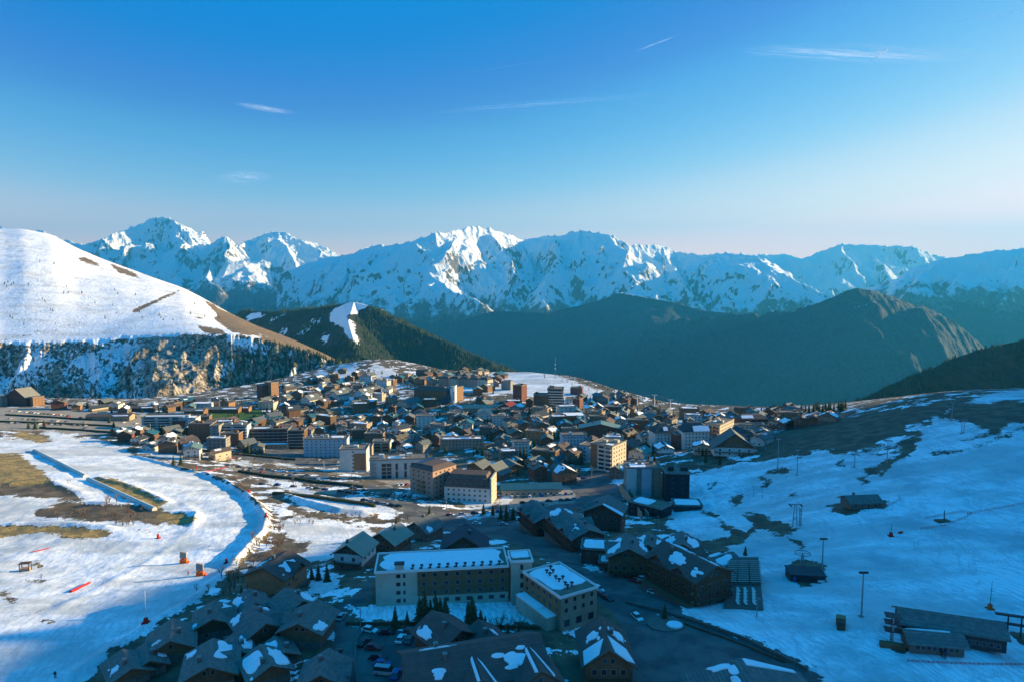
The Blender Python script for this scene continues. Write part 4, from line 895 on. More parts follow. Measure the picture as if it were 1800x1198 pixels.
house(0, 0, 24, 26, 7, 2, 15, 'wood_grey', 'slate_roof', snow=[(-1, (.72, .8, .25, .3)), (-1, (.66, .7, .25, .3)), (-1, (.3, .6, .6, .95)), (1, [(.9, .02), (.99, .02), (.99, .9), (.96, .9)]), (-1, (.9, .99, .2, .6))], cols=0, scols=4, balc=0, chim=0, at=at(49, 124),
      name='lodge', label='wide grey roofed building at the bottom edge right of the roundabout', cat='building', land='wide grey roofed building')
# street of lodges
zl = Hs(54.5, 203.5)
lo_ = house(0, 0, 14.5, 21, 9.8, 30, 23, 'wood_dark', 'brown_roof', cross=[(-1, 5.2, 6), (-1, -4.5, 5), (1, 3, 6)], snow=[(-1, (.35, .75, .15, .7)), (-1, (.1, .22, .5, .8)), (1, (.45, .95, .1, .55)), (1, (.05, .4, .1, .45))], cols=4, scols=7, balc=3, at=(54.5, 203.5, zl), chim=2, name='lodge',
      label='large dark lodge with rows of balconies above the street by the snow terrace', cat='lodge', land='dark balcony lodge', bwall='wood_grey')
for z in (3.0, 5.7, 8.4): balcony(lo_, 14.5, 21, 'l', -10, 10, z, 1.5, 'wood_brown', .95, 'wood_dark', open_=True)
MB().box(-10, -7.5, -10, 10, -1, 2.6, 'stone').box(-10.4, -7.4, -10.4, 10.4, 2.6, 2.85, 'wood_brown').build('arcade', lo_)
house(0, 0, 13, 13, 8, -6, 25, 'wood_brown', 'slate_roof', cross=[(-1, 1, 5)], snow=[(-1, (.05, .98, .2, 1.0)), (1, (.3, .9, .5, .95))], cols=4, at=at(39.5, 226), label='brown wooden lodge with balcony and snowy left roof slope on the street', cat='lodge', land='brown wooden balcony lodge', balc=2)
house(0, 0, 10, 11, 8, -12, 27, 'wood_orange', 'slate_roof', snow=[(-1, (.1, .95, .1, .95)), (1, (.2, .8, .4, .95))], cols=2, at=at(48, 233), label='left of two orange gabled chalets behind the balcony lodge', cat='chalet', group='orange gabled chalets')
house(0, 0, 11, 11, 8, -12, 27, 'wood_orange', 'slate_roof', snow=[(1, (.1, .95, .1, .95)), (-1, (.3, .9, .3, .9))], cols=2, at=at(60, 233), label='right of two orange gabled chalets behind the balcony lodge', cat='chalet', group='orange gabled chalets')
house(0, 0, 8, 12, 5, -60, 20, 'wood_brown', 'slate_roof', snow=[(1, (.05, .98, .05, .98)), (-1, (.05, .98, .05, .98))], cols=2, at=at(71, 226), label='low chalet with white roof right of the orange gabled chalets', cat='chalet')
block(0, 0, 11, 9, 2, -10, wall='wood_red', cols={'f': 3}, top=0, snow=[(.02, .98, .02, .98)], at=at(31, 240), name='house', label='low red walled house with flat white roof on the lodge street', cat='house')
block(0, 0, 7, 6, 1, -10, wall='wood_brown', cols={'f': 2}, top=0, snow=[(.02, .98, .02, .98)], at=at(34, 229), name='kiosk', label='small flat snow roofed annex below the red walled house', cat='annex')
for x, y, w_, l_, h_, yw, sn_, dsc in ((13, 300, 13, 20, 8.5, 20, [(1, (.05, .2, .2, .5))], 'far dark red lodge with green grey roof at the top of the street'), (25, 270, 13.5, 28, 8.5, 20, [(-1, (.75, .98, .05, .7)), (-1, (.2, .32, .3, .65)), (1, (.7, .9, .1, .5))], 'long dark red lodge with green grey roof and rows of balconies')):
    o_ = house(0, 0, w_, l_, h_, yw, 22, 'wood_red', 'slate_roof', snow=sn_, cross=[(-1, -l_ * .25, 5), (-1, l_ * .2, 5), (1, 0, 5)], cols=3, scols=7, balc=2, at=at(x, y), name='lodge', label=dsc, cat='lodge', land='dark red balcony lodges')
    for z in (3.0, 5.7): balcony(o_, w_, l_, 'l', -l_ / 2 + .5, l_ / 2 - .5, z, 1.4, 'wood_brown', .9, 'wood_dark', open_=True)
house(1063, 926, 17, 14, 9, -18, 26, 'wood_red', 'slate_roof', cross=[(-1, 0, 6)], snow=[(1, [(.02, .05), (.12, .02), (.2, .5), (.22, .98), (.04, .98)])], cols=5, label='steep dark red lodge with a snow strip along its right roof edge', cat='lodge', land='lodge with snow strip')
# tower block and its low annexes
block(1128, 868, 20, 14, 6, -4, wall='concrete', panels=[('f', -9.9, -4, 0, 20, 'white_render'), ('f', -1, 4.5, 0, 20, 'pale_blue'), ('f', 6, 9.8, 0, 20, 'beige')], cols={'f': 3}, ww=.8, wh=1.4, top=3, snow=[(.1, .6, .1, .8)], name='tower_block', label='grey and white slab tower block beside the right hand piste', cat='tower block', land='grey and white slab tower')
block(1187, 874, 13, 13, 5, -4, fh=3.0, wall='dark_panel', cols={'f': 2}, ww=.9, wh=.5, top=2, name='tower_block', label='nearly black tower block on the edge of the right hand piste', cat='tower block')
block(1142, 903, 19, 11, 2, -42, wall='dark_panel', cols={'f': 5}, top=0, snow=[(.05, .6, .1, .95)], name='building', label='low dark annex with half snowy roof below the slab tower', cat='building')
block(1207, 893, 14, 10, 1, -3, wall='steel_dark', top=0, cols={}, snow=[(.01, .99, .01, .99)], name='building', label='low square building with white roof beside the piste edge', cat='building')
a_, b_ = G(1094, 862), G(1134, 912)
st = MB(); dv = (Vector((b_[0] - a_[0], b_[1] - a_[1], 0))).normalized(); nv = Vector((-dv.y, dv.x, 0))
for s_ in (-1.6, 1.6):
    e = nv * s_; st.hull([a_ + e - nv * .2 + Vector((0, 0, 0)), a_ + e + nv * .2, b_ + e + nv * .2, b_ + e - nv * .2], [a_ + e - nv * .2 + Vector((0, 0, 5)), a_ + e + nv * .2 + Vector((0, 0, 5)), b_ + e + nv * .2 + Vector((0, 0, 3.5)), b_ + e - nv * .2 + Vector((0, 0, 3.5))], 'beige')
tag(st.build('stair_wall'), 'long pale stair walls running down from the slab tower', 'stairway')
# ------------------------------------------------------------------ middle distance, right
house(1287, 797, 27, 16, 6, -8, 36, 'white_render', 'slate_roof', gable='wood_brown', cols=4, balc=1, hb=0, snow=[(1, (.05, .15, .3, .6))], label='huge steep grey roofed building above the right hand piste', cat='building', land='huge steep grey roof', o=1.5, chim=0)
block(1163, 786, 16, 14, 5, 8, fh=2.55, wall='white_render', cols={'f': 5}, ww=.9, wh=1.1, hip=('dark_roof', 6.5, 5.5), snow=[(.45, .65, .25, .6)], name='hotel', label='left of two white hotels with dark hipped roofs', cat='hotel', group='white hotels with dark roofs', land='two white hotels')
block(1218, 785, 20, 14, 5, 4, fh=2.55, wall='white_render', cols={'f': 7}, ww=.9, wh=1.1, hip=('dark_roof', 6, 5.5), snow=[(.4, .98, .05, .6)], name='hotel', label='right of two white hotels, with snow on its dark hipped roof', cat='hotel', group='white hotels with dark roofs')
block(1188, 788, 4.5, 9, 4, 5, wall='wood_red', cols={'f': 2}, top=0, name='link_building', label='narrow red link between the two white hotels', cat='building')
block(1264, 772, 12, 30, 5, -38, wall='cream', balc={'f': 2}, bmat='wood_orange', cols={'r': (9, 0)}, top=3, snow=[(.2, .5, .3, .6)], label='long cream apartment block lit on its right side behind the white hotels', land='long cream apartment block')
block(1069, 820, 17, 21, 6, -36, fh=2.9, wall='cream', panels=[('f', -8.4, -3, 1.2, 18, 'brick_brown')], cols={'r': 5}, top=2, snow=[(.6, .9, .1, .3)], label='tall apartment block, cream sunlit side and brown balcony front', land='tall cream and brown block')
for r_ in [o for o in bpy.data.objects if o.get('label', '').startswith('tall apartment block')]:
    for i in range(6):
        for u0, u1 in ((-2.4, 2.6), (2.9, 8.0)):
            balcony(r_, 17, 21, 'f', u0, u1, .6 + i * 2.9, 1.2, 'white_render', 1.0); p, rz = face_at('f', 17, 21, (u0 + u1) / 2, .8 + i * 2.9); put(WM2, 'window', r_, p, rz, (3.8, 1, 2.0))
block(1034, 806, 9, 12, 4, -34, wall='pale_blue', cols={'f': 1}, top=0, name='house', label='plain pale blue block behind the tall cream and brown block', cat='building')
house(1048, 800, 14, 15, 6, -30, 20, 'wood_brown', 'slate_roof', snow=[(1, (.1, .9, .5, .9)), (-1, (.3, .7, .2, .6))], label='brown house with snow on its roof behind the tall cream block', cat='house')
house(1056, 766, 38, 15, 8, -8, 13, 'wood_red', 'green_metal_roof', cols=6, balc=0, hb=1, label='very wide low pitched building with pale green metal roof', cat='building', land='wide green roofed building')
block(1008, 786, 21, 10, 4, 6, wall='pale_blue', cols={'f': 7}, ww=1.0, top=1, label='pale blue apartment block in front of the wide green roof', land='block by green roof')
block(1008, 738, 22, 16, 2, 5, wall='wood_brown', cols={'f': 5}, top=0, snow=[(.02, .98, .02, .98)], name='building', label='large low building with flat white roof below the dark towers', cat='building', land='large flat white roof')
block(977, 722, 17, 14, 9, -8, wall='wood_grey', balc={'f': 1}, bmat='white_render', cols={'r': 2}, top=2, name='tower_block', label='tall dark tower block with white balcony bands', cat='tower block', land='tower with white bands')
block(951, 724, 15, 13, 7, -8, wall='wood_dark', cols={'f': 4}, top=2, name='tower_block', label='dark tower block directly left of the white banded tower', cat='tower block')
block(1001, 722, 8, 10, 5, -10, wall='white_render', cols={'f': 2}, top=0, name='tower_block', label='slim white block right of the white banded tower', cat='tower block')
block(1012, 722, 13, 12, 5, -25, wall='wood_red', cols={'f': 3, 'r': 3}, top=1, name='tower_block', label='dark red block at the right end of the tower row', cat='tower block')
block(914, 704, 13, 12, 7, -35, wall='wood_red', cols={'f': 3, 'r': 3}, top=1, name='tower_block', label='red brown tower block standing alone before the snowy hill', cat='tower block', land='lone red brown tower')
block(1319, 757, 24, 12, 4, 5, wall='wood_red', cols={}, balc={'f': 5}, bmat='pink_render', hip=('brown_roof', 3, 4), snow=[(.1, .5, .2, .8)], label='pinkish apartment house right of the long cream block', land='pinkish apartment house')
for px, py, w_, l_, h_, yw, wl, sn_, d_ in ((1362, 752, 10, 10, 6, -30, 'cream', [(1, (.2, .9, .2, .9))], 'leftmost of the sunlit chalets on the ridge, cream walled'), (1386, 752, 12, 11, 5, 10, 'wood_dark', [(-1, (.1, .9, .1, .95))], 'dark chalet with snowy left slope on the ridge'),
      (1409, 750, 11, 10, 6, -25, 'wood_orange', [(1, (.3, .6, .2, .7))], 'orange gabled chalet in the middle of the ridge row'), (1430, 746, 13, 11, 4, -30, 'wood_brown', [], 'bare brown roofed chalet on the ridge row'), (1456, 742, 13, 11, 5, -35, 'beige', [(1, (.05, .95, .05, .95)), (-1, (.05, .95, .05, .95))], 'rightmost ridge chalet with a fully white roof')):
    house(px, py, w_, l_, h_, yw, 27, wl, 'brown_roof', snow=sn_, label=d_, cat='chalet', group='chalets on the right hand ridge', detail=False)
LAND.append((1400, 745, 'row of ridge chalets'))
# ------------------------------------------------------------------ middle distance, centre
block(762, 866, 19, 20, 6, -38, fh=2.8, wall='pink_render', cols={'f': 4, 'r': 5}, top=0, parapet='brown_roof', roof='brown_roof', label='pink apartment block with sunlit right side and dark sloping roof', land='pink apartment block', hip=('brown_roof', 2.2, 3.0), h0=0)
pk = [o for o in bpy.data.objects if o.get('label', '').startswith('pink apartment')][0]
MB().hull([(-7, -8, 18.0), (-3, -8, 18.6), (-3, 6, 19.6), (-7, 6, 19.0)], [(-7, -8, 19.3), (-3, -8, 19.6), (-3, 6, 20.0), (-7, 6, 19.9)], 'solar_panel').build('solar_panel', pk)
for z in (3.6, 6.4, 9.2): balcony(pk, 19, 20, 'f', -3, 3, z, 1.3, 'wood_orange')
mb_ = block(826, 877, 27, 15, 3, -10, fh=2.8, h0=1.0, wall='white_render', cols={'f': 8}, ww=1.3, wh=1.1, hip=('brown_roof', 7.0, 2.6), label='white apartment house with tall brown mansard roof', land='mansard roofed house')
for z in (11.0, 13.6):
    for i in range(6): put(WM, 'dormer', mb_, (-10 + i * 4, -7.9 + (z - 9.6) * .44, z), 0, (1.4, 9, 1.3))
MB().box(13.55, 14.6, -7.4, 7.4, -2, 15.5, 'cream').build('end_wall', mb_)
for z in (1.6, 4.4, 7.2, 10, 12.8):
    for y in (-5, -1.8, 1.8, 5): put(WM, 'window', mb_, (14.6, y, z), math.pi / 2, (1.0, 1, 1.2))
w31 = block(702, 838, 40, 13, 5, 8, wall='white_render', cols={}, top=4, snow=[(.3, .6, .2, .6)], label='long white apartment block with big dark window fields', land='long dark-windowed block')
for u0, u1 in ((-12, -5), (-2.5, -.5), (3.5, 5.5), (8, 15)):
    for z in ((1.5, 4.2, 6.9, 9.6) if u1 - u0 > 3 else (1.5, 7.0)):
        n = 2 if u1 - u0 > 3 else 1
        for i in range(n):
            p, rz = face_at('f', 40, 13, u0 + (u1 - u0) * (i + .5) / n, z); put(WM, 'window', w31, p, rz, ((u1 - u0) / n * .96, 1, 2.4 if n > 1 else 5.0))
for i in range(5): balcony(w31, 40, 13, 'f', -19.5, -15.5, .6 + i * 2.8, 1.2, 'cream'); 
block(624, 826, 20, 14, 6, 3, fh=2.9, wall='white_render', panels=[('f', .5, 9, 2, 15, 'wood_orange'), ('l', -6.9, 6.9, 0, 18, 'wood_brown')], cols={'f': 1}, top=1, label='white apartment block with orange wooden front panel', land='white block with orange panel')
block(672, 796, 15, 12, 4, 4, wall='cream', balc={'f': 2}, bmat='wood_orange', top=1, label='cream block with orange balconies behind the long white block')
block(650, 812, 5, 10, 5, 4, wall='beige', top=0, name='stair_tower', label='narrow beige stair tower beside the orange panel block', cat='tower')
block(575, 800, 37, 13, 6, 4, fh=2.7, wall='pale_blue', cols={'f': 9}, ww=1.1, wh=1.0, top=3, snow=[(.6, .9, .3, .8)], label='large pale blue apartment block with small dark windows', land='large pale blue block')
block(812, 786, 38, 12, 3, 4, wall='pink_render', cols={'f': 12}, ww=1.2, top=5, snow=[(.02, .98, .1, .6)], label='long low pinkish block with snow along its flat roof', land='long low pinkish block')
o_ = house(933, 866, 12, 36, 4.5, -86, 17, 'cream', 'teal_roof', cols=0, scols=10, balc=0, chim=0, hb=0, name='shopping_hall', label='long low hall with teal roof and columns behind the sunlit car park', cat='building', land='long teal roofed hall')
house(872, 842, 15, 13, 6, -32, 38, 'wood_brown', 'slate_roof', snow=[(-1, (.3, .8, .5, .95))], label='steep hooded chalet with sunlit right slope above the mansard house', cat='chalet', chim=0)
house(843, 832, 13, 13, 6, -28, 28, 'wood_brown', 'slate_roof', snow=[], label='green grey roofed chalet left of the steep hooded chalet', cat='chalet')
block(475, 777, 38, 13, 5, 3, wall='wood_red', cols={}, balc={'f': 8}, bmat='grey_render', top=3, snow=[(.1, .5, .2, .6)], label='long dark red block with a grid of balconies', land='long dark red block')
block(475, 786, 34, 6, 1, 3, wall='beige', cols={'f': 8}, top=0, snow=[(.02, .98, .1, .9)], name='building', label='low annex with white roof in front of the long dark red block', cat='building')
block(524, 786, 15, 13, 6, 3, wall='wood_dark', balc={'f': 1}, bmat='grey_render', top=1, label='dark block between the long red block and the pale blue block')
block(413, 776, 27, 12, 6, 3, fh=2.7, wall='pale_blue', balc={'f': 2}, bmat='pale_blue', top=2, label='light blue block with horizontal balcony bands', land='light blue banded block')
block(382, 777, 8, 12, 6, 3, fh=2.7, wall='grey_render', cols={'f': 1}, top=0, name='stair_tower', label='plain grey block left of the light blue banded block', cat='tower')
block(357, 773, 21, 12, 6, 3, fh=2.7, wall='brick_brown', cols={'f': 5}, ww=1.0, wh=.9, top=2, label='brown apartment block with rows of small pale windows', land='brown block with pale windows')
block(334, 757, 17, 12, 5, 3, wall='pale_blue', cols={'f': 3}, top=1, snow=[(.1, .9, .1, .9)], label='small pale blue block behind the brown block')
block(293, 753, 43, 12, 5, 3, fh=2.6, wall='white_render', balc={'f': 3}, bmat='white_render', top=0, snow=[(.02, .98, .1, .5)], label='long white block with four balcony bands left of the sports field', land='long white banded block')
block(318, 757, 12, 10, 4, 3, wall='wood_dark', cols={'f': 3}, top=0, name='building', label='dark low house in front of the long white banded block', cat='building')
# far left resort houses
house(42, 712, 36, 17, 12, -22, 28, 'wood_red', 'beige_metal_roof', cols=8, balc=0, hb=0, chim=0, detail=False, label='big red residence at the far left edge of the resort', cat='building', land='big red residence')
block(66, 713, 9, 12, 4, -35, wall='wood_orange', cols={'r': 3}, top=0, label='orange sunlit end building right of the big red residence')
block(8, 712, 18, 12, 4, -35, wall='pink_render', cols={'r': 3, 'f': 4}, top=1, label='orange block at the left picture edge beside the red residence')
for px, py, w_, l_, wl, rf_, d_ in ((195, 737, 12, 44, 'beige', 'brown_roof', 'long low hall with brown roof left of the sports field'), (250, 722, 12, 30, 'steel_dark', 'brown_roof', 'long dark flat hall at the foot of the rock face'), (345, 727, 14, 22, 'wood_brown', 'slate_roof', 'low brown house behind the sports field, left end'), (392, 724, 14, 40, 'wood_brown', 'slate_roof', 'very long grey roofed house behind the sports field'), (428, 722, 12, 16, 'wood_orange', 'brown_roof', 'short orange house at the right end of the sports field')):
    house(px, py, w_, l_, 5, -86, 15, wl, rf_, cols=0, scols=8, balc=0, chim=0, hb=0, snow=[(1, (.5, .95, .6, .98))], detail=False, name='hall', label=d_, cat='building')
house(299, 724, 9, 9, 7, -35, 28, 'wood_orange', 'brown_roof', label='small sunlit chalet beneath the rock face', cat='chalet', detail=False)
block(356, 716, 22, 12, 2, 0, wall='white_render', cols={'f': 4}, top=0, snow=[(0, 1, 0, 1)], name='building', label='low white building with snow on top below the cliff', cat='building')
block(478, 697, 15, 12, 6, -35, wall='wood_orange', cols={'f': 3, 'r': 3}, top=0, dz=4, label='bright orange block on the slope above the town', land='bright orange block')
block(463, 698, 12, 12, 5, -35, wall='wood_red', cols={'f': 3}, top=0, dz=4, label='dark red block left of the bright orange block')
for i, (px, py) in enumerate(((547, 712), (597, 704), (640, 701))):
    house(px, py, 17, 19, 9, -32, 33, 'white_render', 'slate_roof', snow=[(-1, (.4, .8, .2, .7)), (1, (.3, .6, .1, .5))], cols=3, chim=0, detail=False, name='apartment_house', label=f'{("left", "middle", "right")[i]} of three white apartment houses with steep grey roofs', cat='house', group='three white steep roofed houses')
LAND.append((595, 695, 'three white steep roofed houses'))
block(760, 704, 44, 14, 5, -14, wall='wood_brown', cols={'f': 12, 'r': 3}, hip=('brown_roof', 5, 6), label='large brown residence with sunlit orange end wall', land='large brown residence')
block(803, 703, 10, 14, 6, -35, wall='wood_orange', cols={'r': 3}, top=0, label='orange sunlit end block of the large brown residence')
house(740, 676, 16, 14, 9, -30, 26, 'wood_orange', 'brown_roof', label='chalet on the slope above the large brown residence', cat='chalet', detail=False)
house(750, 668, 15, 14, 11, -30, 24, 'wood_brown', 'brown_roof', label='tallest chalet on the slope above the brown residence', cat='chalet', detail=False)
for i in range(5):
    block(785 + i * 17, 677 + i * .8, 17, 13, 4, -32, wall=('pink_render', 'cream', 'beige', 'pink_render', 'cream')[i], cols={'f': 3, 'r': 3}, hip=('brown_roof', 3, 4), label=f'{("leftmost", "second from left", "middle", "second from right", "rightmost")[i]} of the sunlit row of houses on the skyline', cat='house', group='sunlit skyline houses')
LAND.append((825, 665, 'sunlit skyline houses'))
block(838, 664, 14, 12, 4, -30, wall='beige', cols={'f': 3}, top=0, label='square beige block above the sunlit skyline houses')
# white bell tower with sweeping roof
g_ = G(797, 706); t = empty('church', g_, 0); n = 14
MB().hull([(4.2 * math.cos(6.2832 * i / n), 4.2 * math.sin(6.2832 * i / n), -2) for i in range(n)], [(4.2 * math.cos(6.2832 * i / n), 4.2 * math.sin(6.2832 * i / n), 19 + 3 * math.cos(6.2832 * i / n)) for i in range(n)], 'white_paint').build('bell_tower', t)
MB().hull([(-18, -8, 0), (-3, -9, 0), (-3, 9, 0), (-18, 9, 0)], [(-17.5, -.5, 1.5), (-4.0, -1, 13), (-4.0, 1, 13), (-17.5, .5, 1.5)], 'dark_roof').build('roof', t)
MB().box(.5, 1.3, -4.6, -4.1, 3, 14, 'glass').build('window', t); LAND.append((797, 700, 'white church tower'))
tag(t, 'white round church tower with dark sweeping roof', 'church'); FOOT.append((g_[0], g_[1], 14))
house(720, 712, 18, 26, 5, -40, 26, 'cream', 'slate_roof', cols=4, balc=0, hb=0, snow=[(-1, (.2, .7, .1, .8))], label='cream gabled hall with pale end wall above the centre of town', cat='building', detail=False, land='cream gabled hall')
house(850, 722, 16, 46, 5, -88, 18, 'beige', 'teal_roof', cols=0, scols=9, balc=0, chim=0, hb=0, label='long hall with teal roof in front of the white church tower', cat='building', detail=False)
house(893, 722, 20, 20, 5, -20, 28, 'wood_red', 'red_roof', cols=3, balc=0, hb=0, label='dark red roofed house right of the long teal hall', cat='house', detail=False)
# ------------------------------------------------------------------ the many smaller houses of the town
rng = random.Random(5); placed = 0
REG = raster([[(150,752),(220,775),(300,800),(360,812),(440,800),(560,765),(650,770),(700,800),(800,795),(880,805),(905,845),(990,850),(1020,840),(1035,830),(1110,840),(1120,820),(1150,800),(1240,800),(1330,800),(1345,765),(1335,738),(1230,736),(1110,722),(1000,722),(900,708),(840,705),(760,700),(690,702),(600,700),(500,700),(440,716),(470,735),(440,745),(380,742),(320,748)]])
REG2 = raster([[(470,690),(560,668),(600,655),(700,655),(700,690),(560,700)],[(830,668),(880,672),(900,690),(840,694)],[(1010,690),(1090,700),(1120,712),(1040,722)],[(690,660),(760,655),(860,655),(900,668),(860,680),(700,676)],[(1300,735),(1340,728),(1480,722),(1470,735),(1380,742),(1330,745)],[(100,716),(240,716),(300,712),(440,706),(440,718),(230,730),(110,722)],[(1040,725),(1110,722),(1130,735),(1060,740)]])
WALLS = ['wood_brown', 'wood_dark', 'wood_dark', 'wood_orange', 'wood_brown', 'grey_render', 'cream', 'white_render', 'cream', 'beige', 'wood_grey', 'white_render', 'wood_red']
WN = {'grey_render': 'grey', 'wood_brown': 'brown wooden', 'wood_dark': 'dark wooden', 'wood_orange': 'orange wooden', 'cream': 'cream', 'beige': 'beige', 'wood_grey': 'grey wooden', 'white_render': 'white', 'wood_red': 'dark red'}
RFS = ['slate_roof', 'slate_roof', 'stone_tile_roof', 'beige_metal_roof', 'brown_roof', 'dark_roof', 'slate_roof', 'green_metal_roof', 'teal_roof', 'stone_tile_roof', 'brown_roof']
RN = {'beige_metal_roof': 'pale', 'slate_roof': 'grey', 'brown_roof': 'brown', 'dark_roof': 'black', 'green_metal_roof': 'green', 'teal_roof': 'teal', 'stone_tile_roof': 'grey'}
def spot(px, py):
    if not (0 <= px < 1800): return 0, 0, 0
    i = (int(py / 2), int(px / 2) + 200); return REG[i], REG2[i], A_[i]
for tries in range(14000):
    y = 400 * 2.95 ** rng.random(); x = rng.uniform(-.8, .42) * y
    z = Hs(x, y) ; u, v = proj(x, y, z); a1, a2, as_ = spot(float(u), float(v))
    if not (a1 or a2) or as_: continue
    w_ = rng.uniform(8, 13.5); l_ = rng.uniform(9, 15)
    if y > 700: w_ *= 1.1; l_ *= 1.2
    if any((x - a) ** 2 + (y - b) ** 2 < (r_ + (w_ + l_) / 4 + (1.2 if y < 750 else 2.2)) ** 2 for a, b, r_ in FOOT): continue
    wl = rng.choice(WALLS); rf_ = rng.choice(RFS); h_ = rng.choice((4.6, 5.5, 6, 7.5, 9)); sn_ = []; k = rng.random()
    for sd in (-1, 1):
        if k < .18: sn_.append((sd, (.02, .98, .02, .98)))
        elif k < .60 and rng.random() < .6: a = rng.uniform(.03, .3); b = rng.uniform(.05, .4); sn_.append((sd, (a, a + rng.uniform(.3, .55), b, b + rng.uniform(.25, .5))))
    px, py = float(u), float(v); pre = f"{'snowy' if k < .18 else 'snow-dotted' if sn_ else 'bare'} {RN[rf_]} roofed {WN[wl]} {'chalet' if 'wood' in wl else 'house'}"
    if rng.random() < .16:
        nfl = rng.choice((2, 3, 3, 4)); rt = block(0, 0, w_ * 1.5, l_ * .75, nfl, rng.uniform(-35, 15), wall=wl, cols={'f': 4, 'r': 2}, top=1, snow=[(.05, .9, .1, .8)] if k < .4 else [], at=(x, y, z), label='x')
        pre = f"{'snowy' if k < .4 else 'bare'} flat roofed {WN[wl]} block"; cat = 'block'; rt.name = 'apartment_block'
    else:
        rt = house(px, py, w_, l_, h_, rng.uniform(-48, 25), rng.uniform(20, 30), wl, rf_, snow=sn_, cols=2, scols=2, balc=1 if rng.random() < .75 else 0, chim=1 if rng.random() < .6 else 0, at=(x, y, z), dorm=rng.random() < .3, hb=2.2 if rng.random() < .4 else 0, detail=False, label='x', name='chalet' if 'wood' in wl else 'house'); cat = 'chalet' if 'wood' in wl else 'house'
    tag(rt, None, cat, 'smaller houses of the resort'); AUTO.append((rt, pre, px, py)); placed += 1
    if placed >= 400: break
print('FILLERS', placed)
# ------------------------------------------------------------------ trees
for px, py, h_, k in [(695,1103,6.5,0),(738,1100,8.5,1),(757,1100,8,2),(766,1102,10,0),(783,1104,9,1),(823,1106,8.5,2),(837,1108,6,0),(845,1110,6.5,1),(853,1110,5,2),(747,1101,11,0),(774,1103,9,2),(830,1107,10,1),(716,1102,5,0)]:
    tree(px, py, h_, k, 'dark fir')
for px, py, h_, k in [(866,1112,5.5,0),(880,1110,7,1),(893,1112,6,2),(912,1112,7,3)]:
    tree(px, py, h_, k, 'bare tree', group='bare trees', bare=True)
for px, py, h_, k in [(697,948,11,0),(690,952,9,2),(755,905,6,3),(560,1020,6,3),(575,1022,6.5,0),(548,1018,5,3),(425,1058,6,0),(436,1052,5,2),(850,903,7,0),(866,905,6,1),(880,912,8,2),(890,914,9,0),(902,912,7,1),(1168,1090,5.5,0),(1152,985,4,0),(430,795,9,3),(437,797,11,0),(305,815,8,3),(318,815,9,0),(745,930,5,3),(1265,815,7,3),(1240,812,8,3),(1140,815,9,3),(1150,812,8,0),(1235,800,7,2),(62,753,11,0),(78,752,9,1),(50,752,9,2),(192,742,9,0),(200,750,8,1),(1310,975,4,1)]:
    tree(px, py, h_, k)
rng = random.Random(11); n_ = 0
for tries in range(16000):
    y = 370 * 3.1 ** rng.random(); x = rng.uniform(-.8, .42) * y; z = Hs(x, y); u, v = proj(x, y, z); u = float(u); v = float(v)
    a1, a2, as_ = spot(u, v)
    if not (a1 or a2) or (as_ and rng.random() < .9): continue
    if any((x - a) ** 2 + (y - b) ** 2 < (r_ * .9 + 1.5) ** 2 for a, b, r_ in FOOT): continue
    b_ = rng.random() < .10; k = rng.randint(0, 3)
    tree(u, v, rng.uniform(5, 11), k, ('bare brown tree' if b_ else 'dark green conifer'), group='bare trees' if b_ else 'conifers around the resort', bare=b_, at=(x, y, z)); n_ += 1
    if n_ >= 275: break
# conifers and shrubs along the rims and on the ridges
for i in range(42):
    t_ = i / 41; px = 1335 + 150 * t_ + rng.uniform(-4, 4); py = 727 - 8 * t_ + rng.uniform(-2, 3); tree(px, py, rng.uniform(7, 10), i % 3, 'dark conifer on the skyline', group='conifers on the right hand ridge')
for i in range(46):
    t_ = i / 45; px = 985 + 245 * t_ + rng.uniform(-5, 5); py = np.interp(px, [980, 1060, 1110, 1200, 1240], [663, 690, 709, 724, 728]) + rng.uniform(1, 7)
    tree(px, float(py), rng.uniform(4, 7), i % 4, 'bare shrub along the plateau rim', cat='shrub', group='shrubs along the plateau rim', bare=True)
# bare thickets beside the left hand piste
TH = [(250,785,330,812,10,4),(330,802,390,812,8,4),(430,812,560,826,12,3.5),(560,835,690,850,9,3.5),(480,840,560,848,7,3),(610,866,700,876,6,3.5),(180,772,240,786,6,4),(385,1010,420,1040,10,5),(440,950,500,1000,30,5.5),(470,915,500,945,12,4),(185,880,250,925,16,5.5),(90,893,165,918,14,4),(200,905,270,925,10,4),(515,905,560,925,8,3.5),(540,900,640,915,8,3),(690,900,720,930,6,5),(725,935,740,950,3,4),(380,770,420,810,12,6),(400,800,500,830,14,5),(300,775,330,800,6,5),(100,700,170,716,14,7),(500,845,560,860,8,4),(60,1012,75,1020,3,2.2),(395,995,440,1030,14,4.5),(478,925,500,985,22,5),(430,1000,470,1012,10,5),(330,1035,400,1045,6,3),(500,905,640,912,14,3),(540,915,560,925,6,3),(60,840,150,870,10,3),(100,900,280,918,16,4)]
for x0, y0, x1, y1, n, h_ in TH:
    for i in range(int(n * .72)):
        px, py = rng.uniform(x0, x1), rng.uniform(y0, y1); tree(px, py, h_ * rng.uniform(.6, 1.2), i % 4, 'leafless brown shrub', cat='shrub', group='leafless shrubs beside the pistes', bare=True)
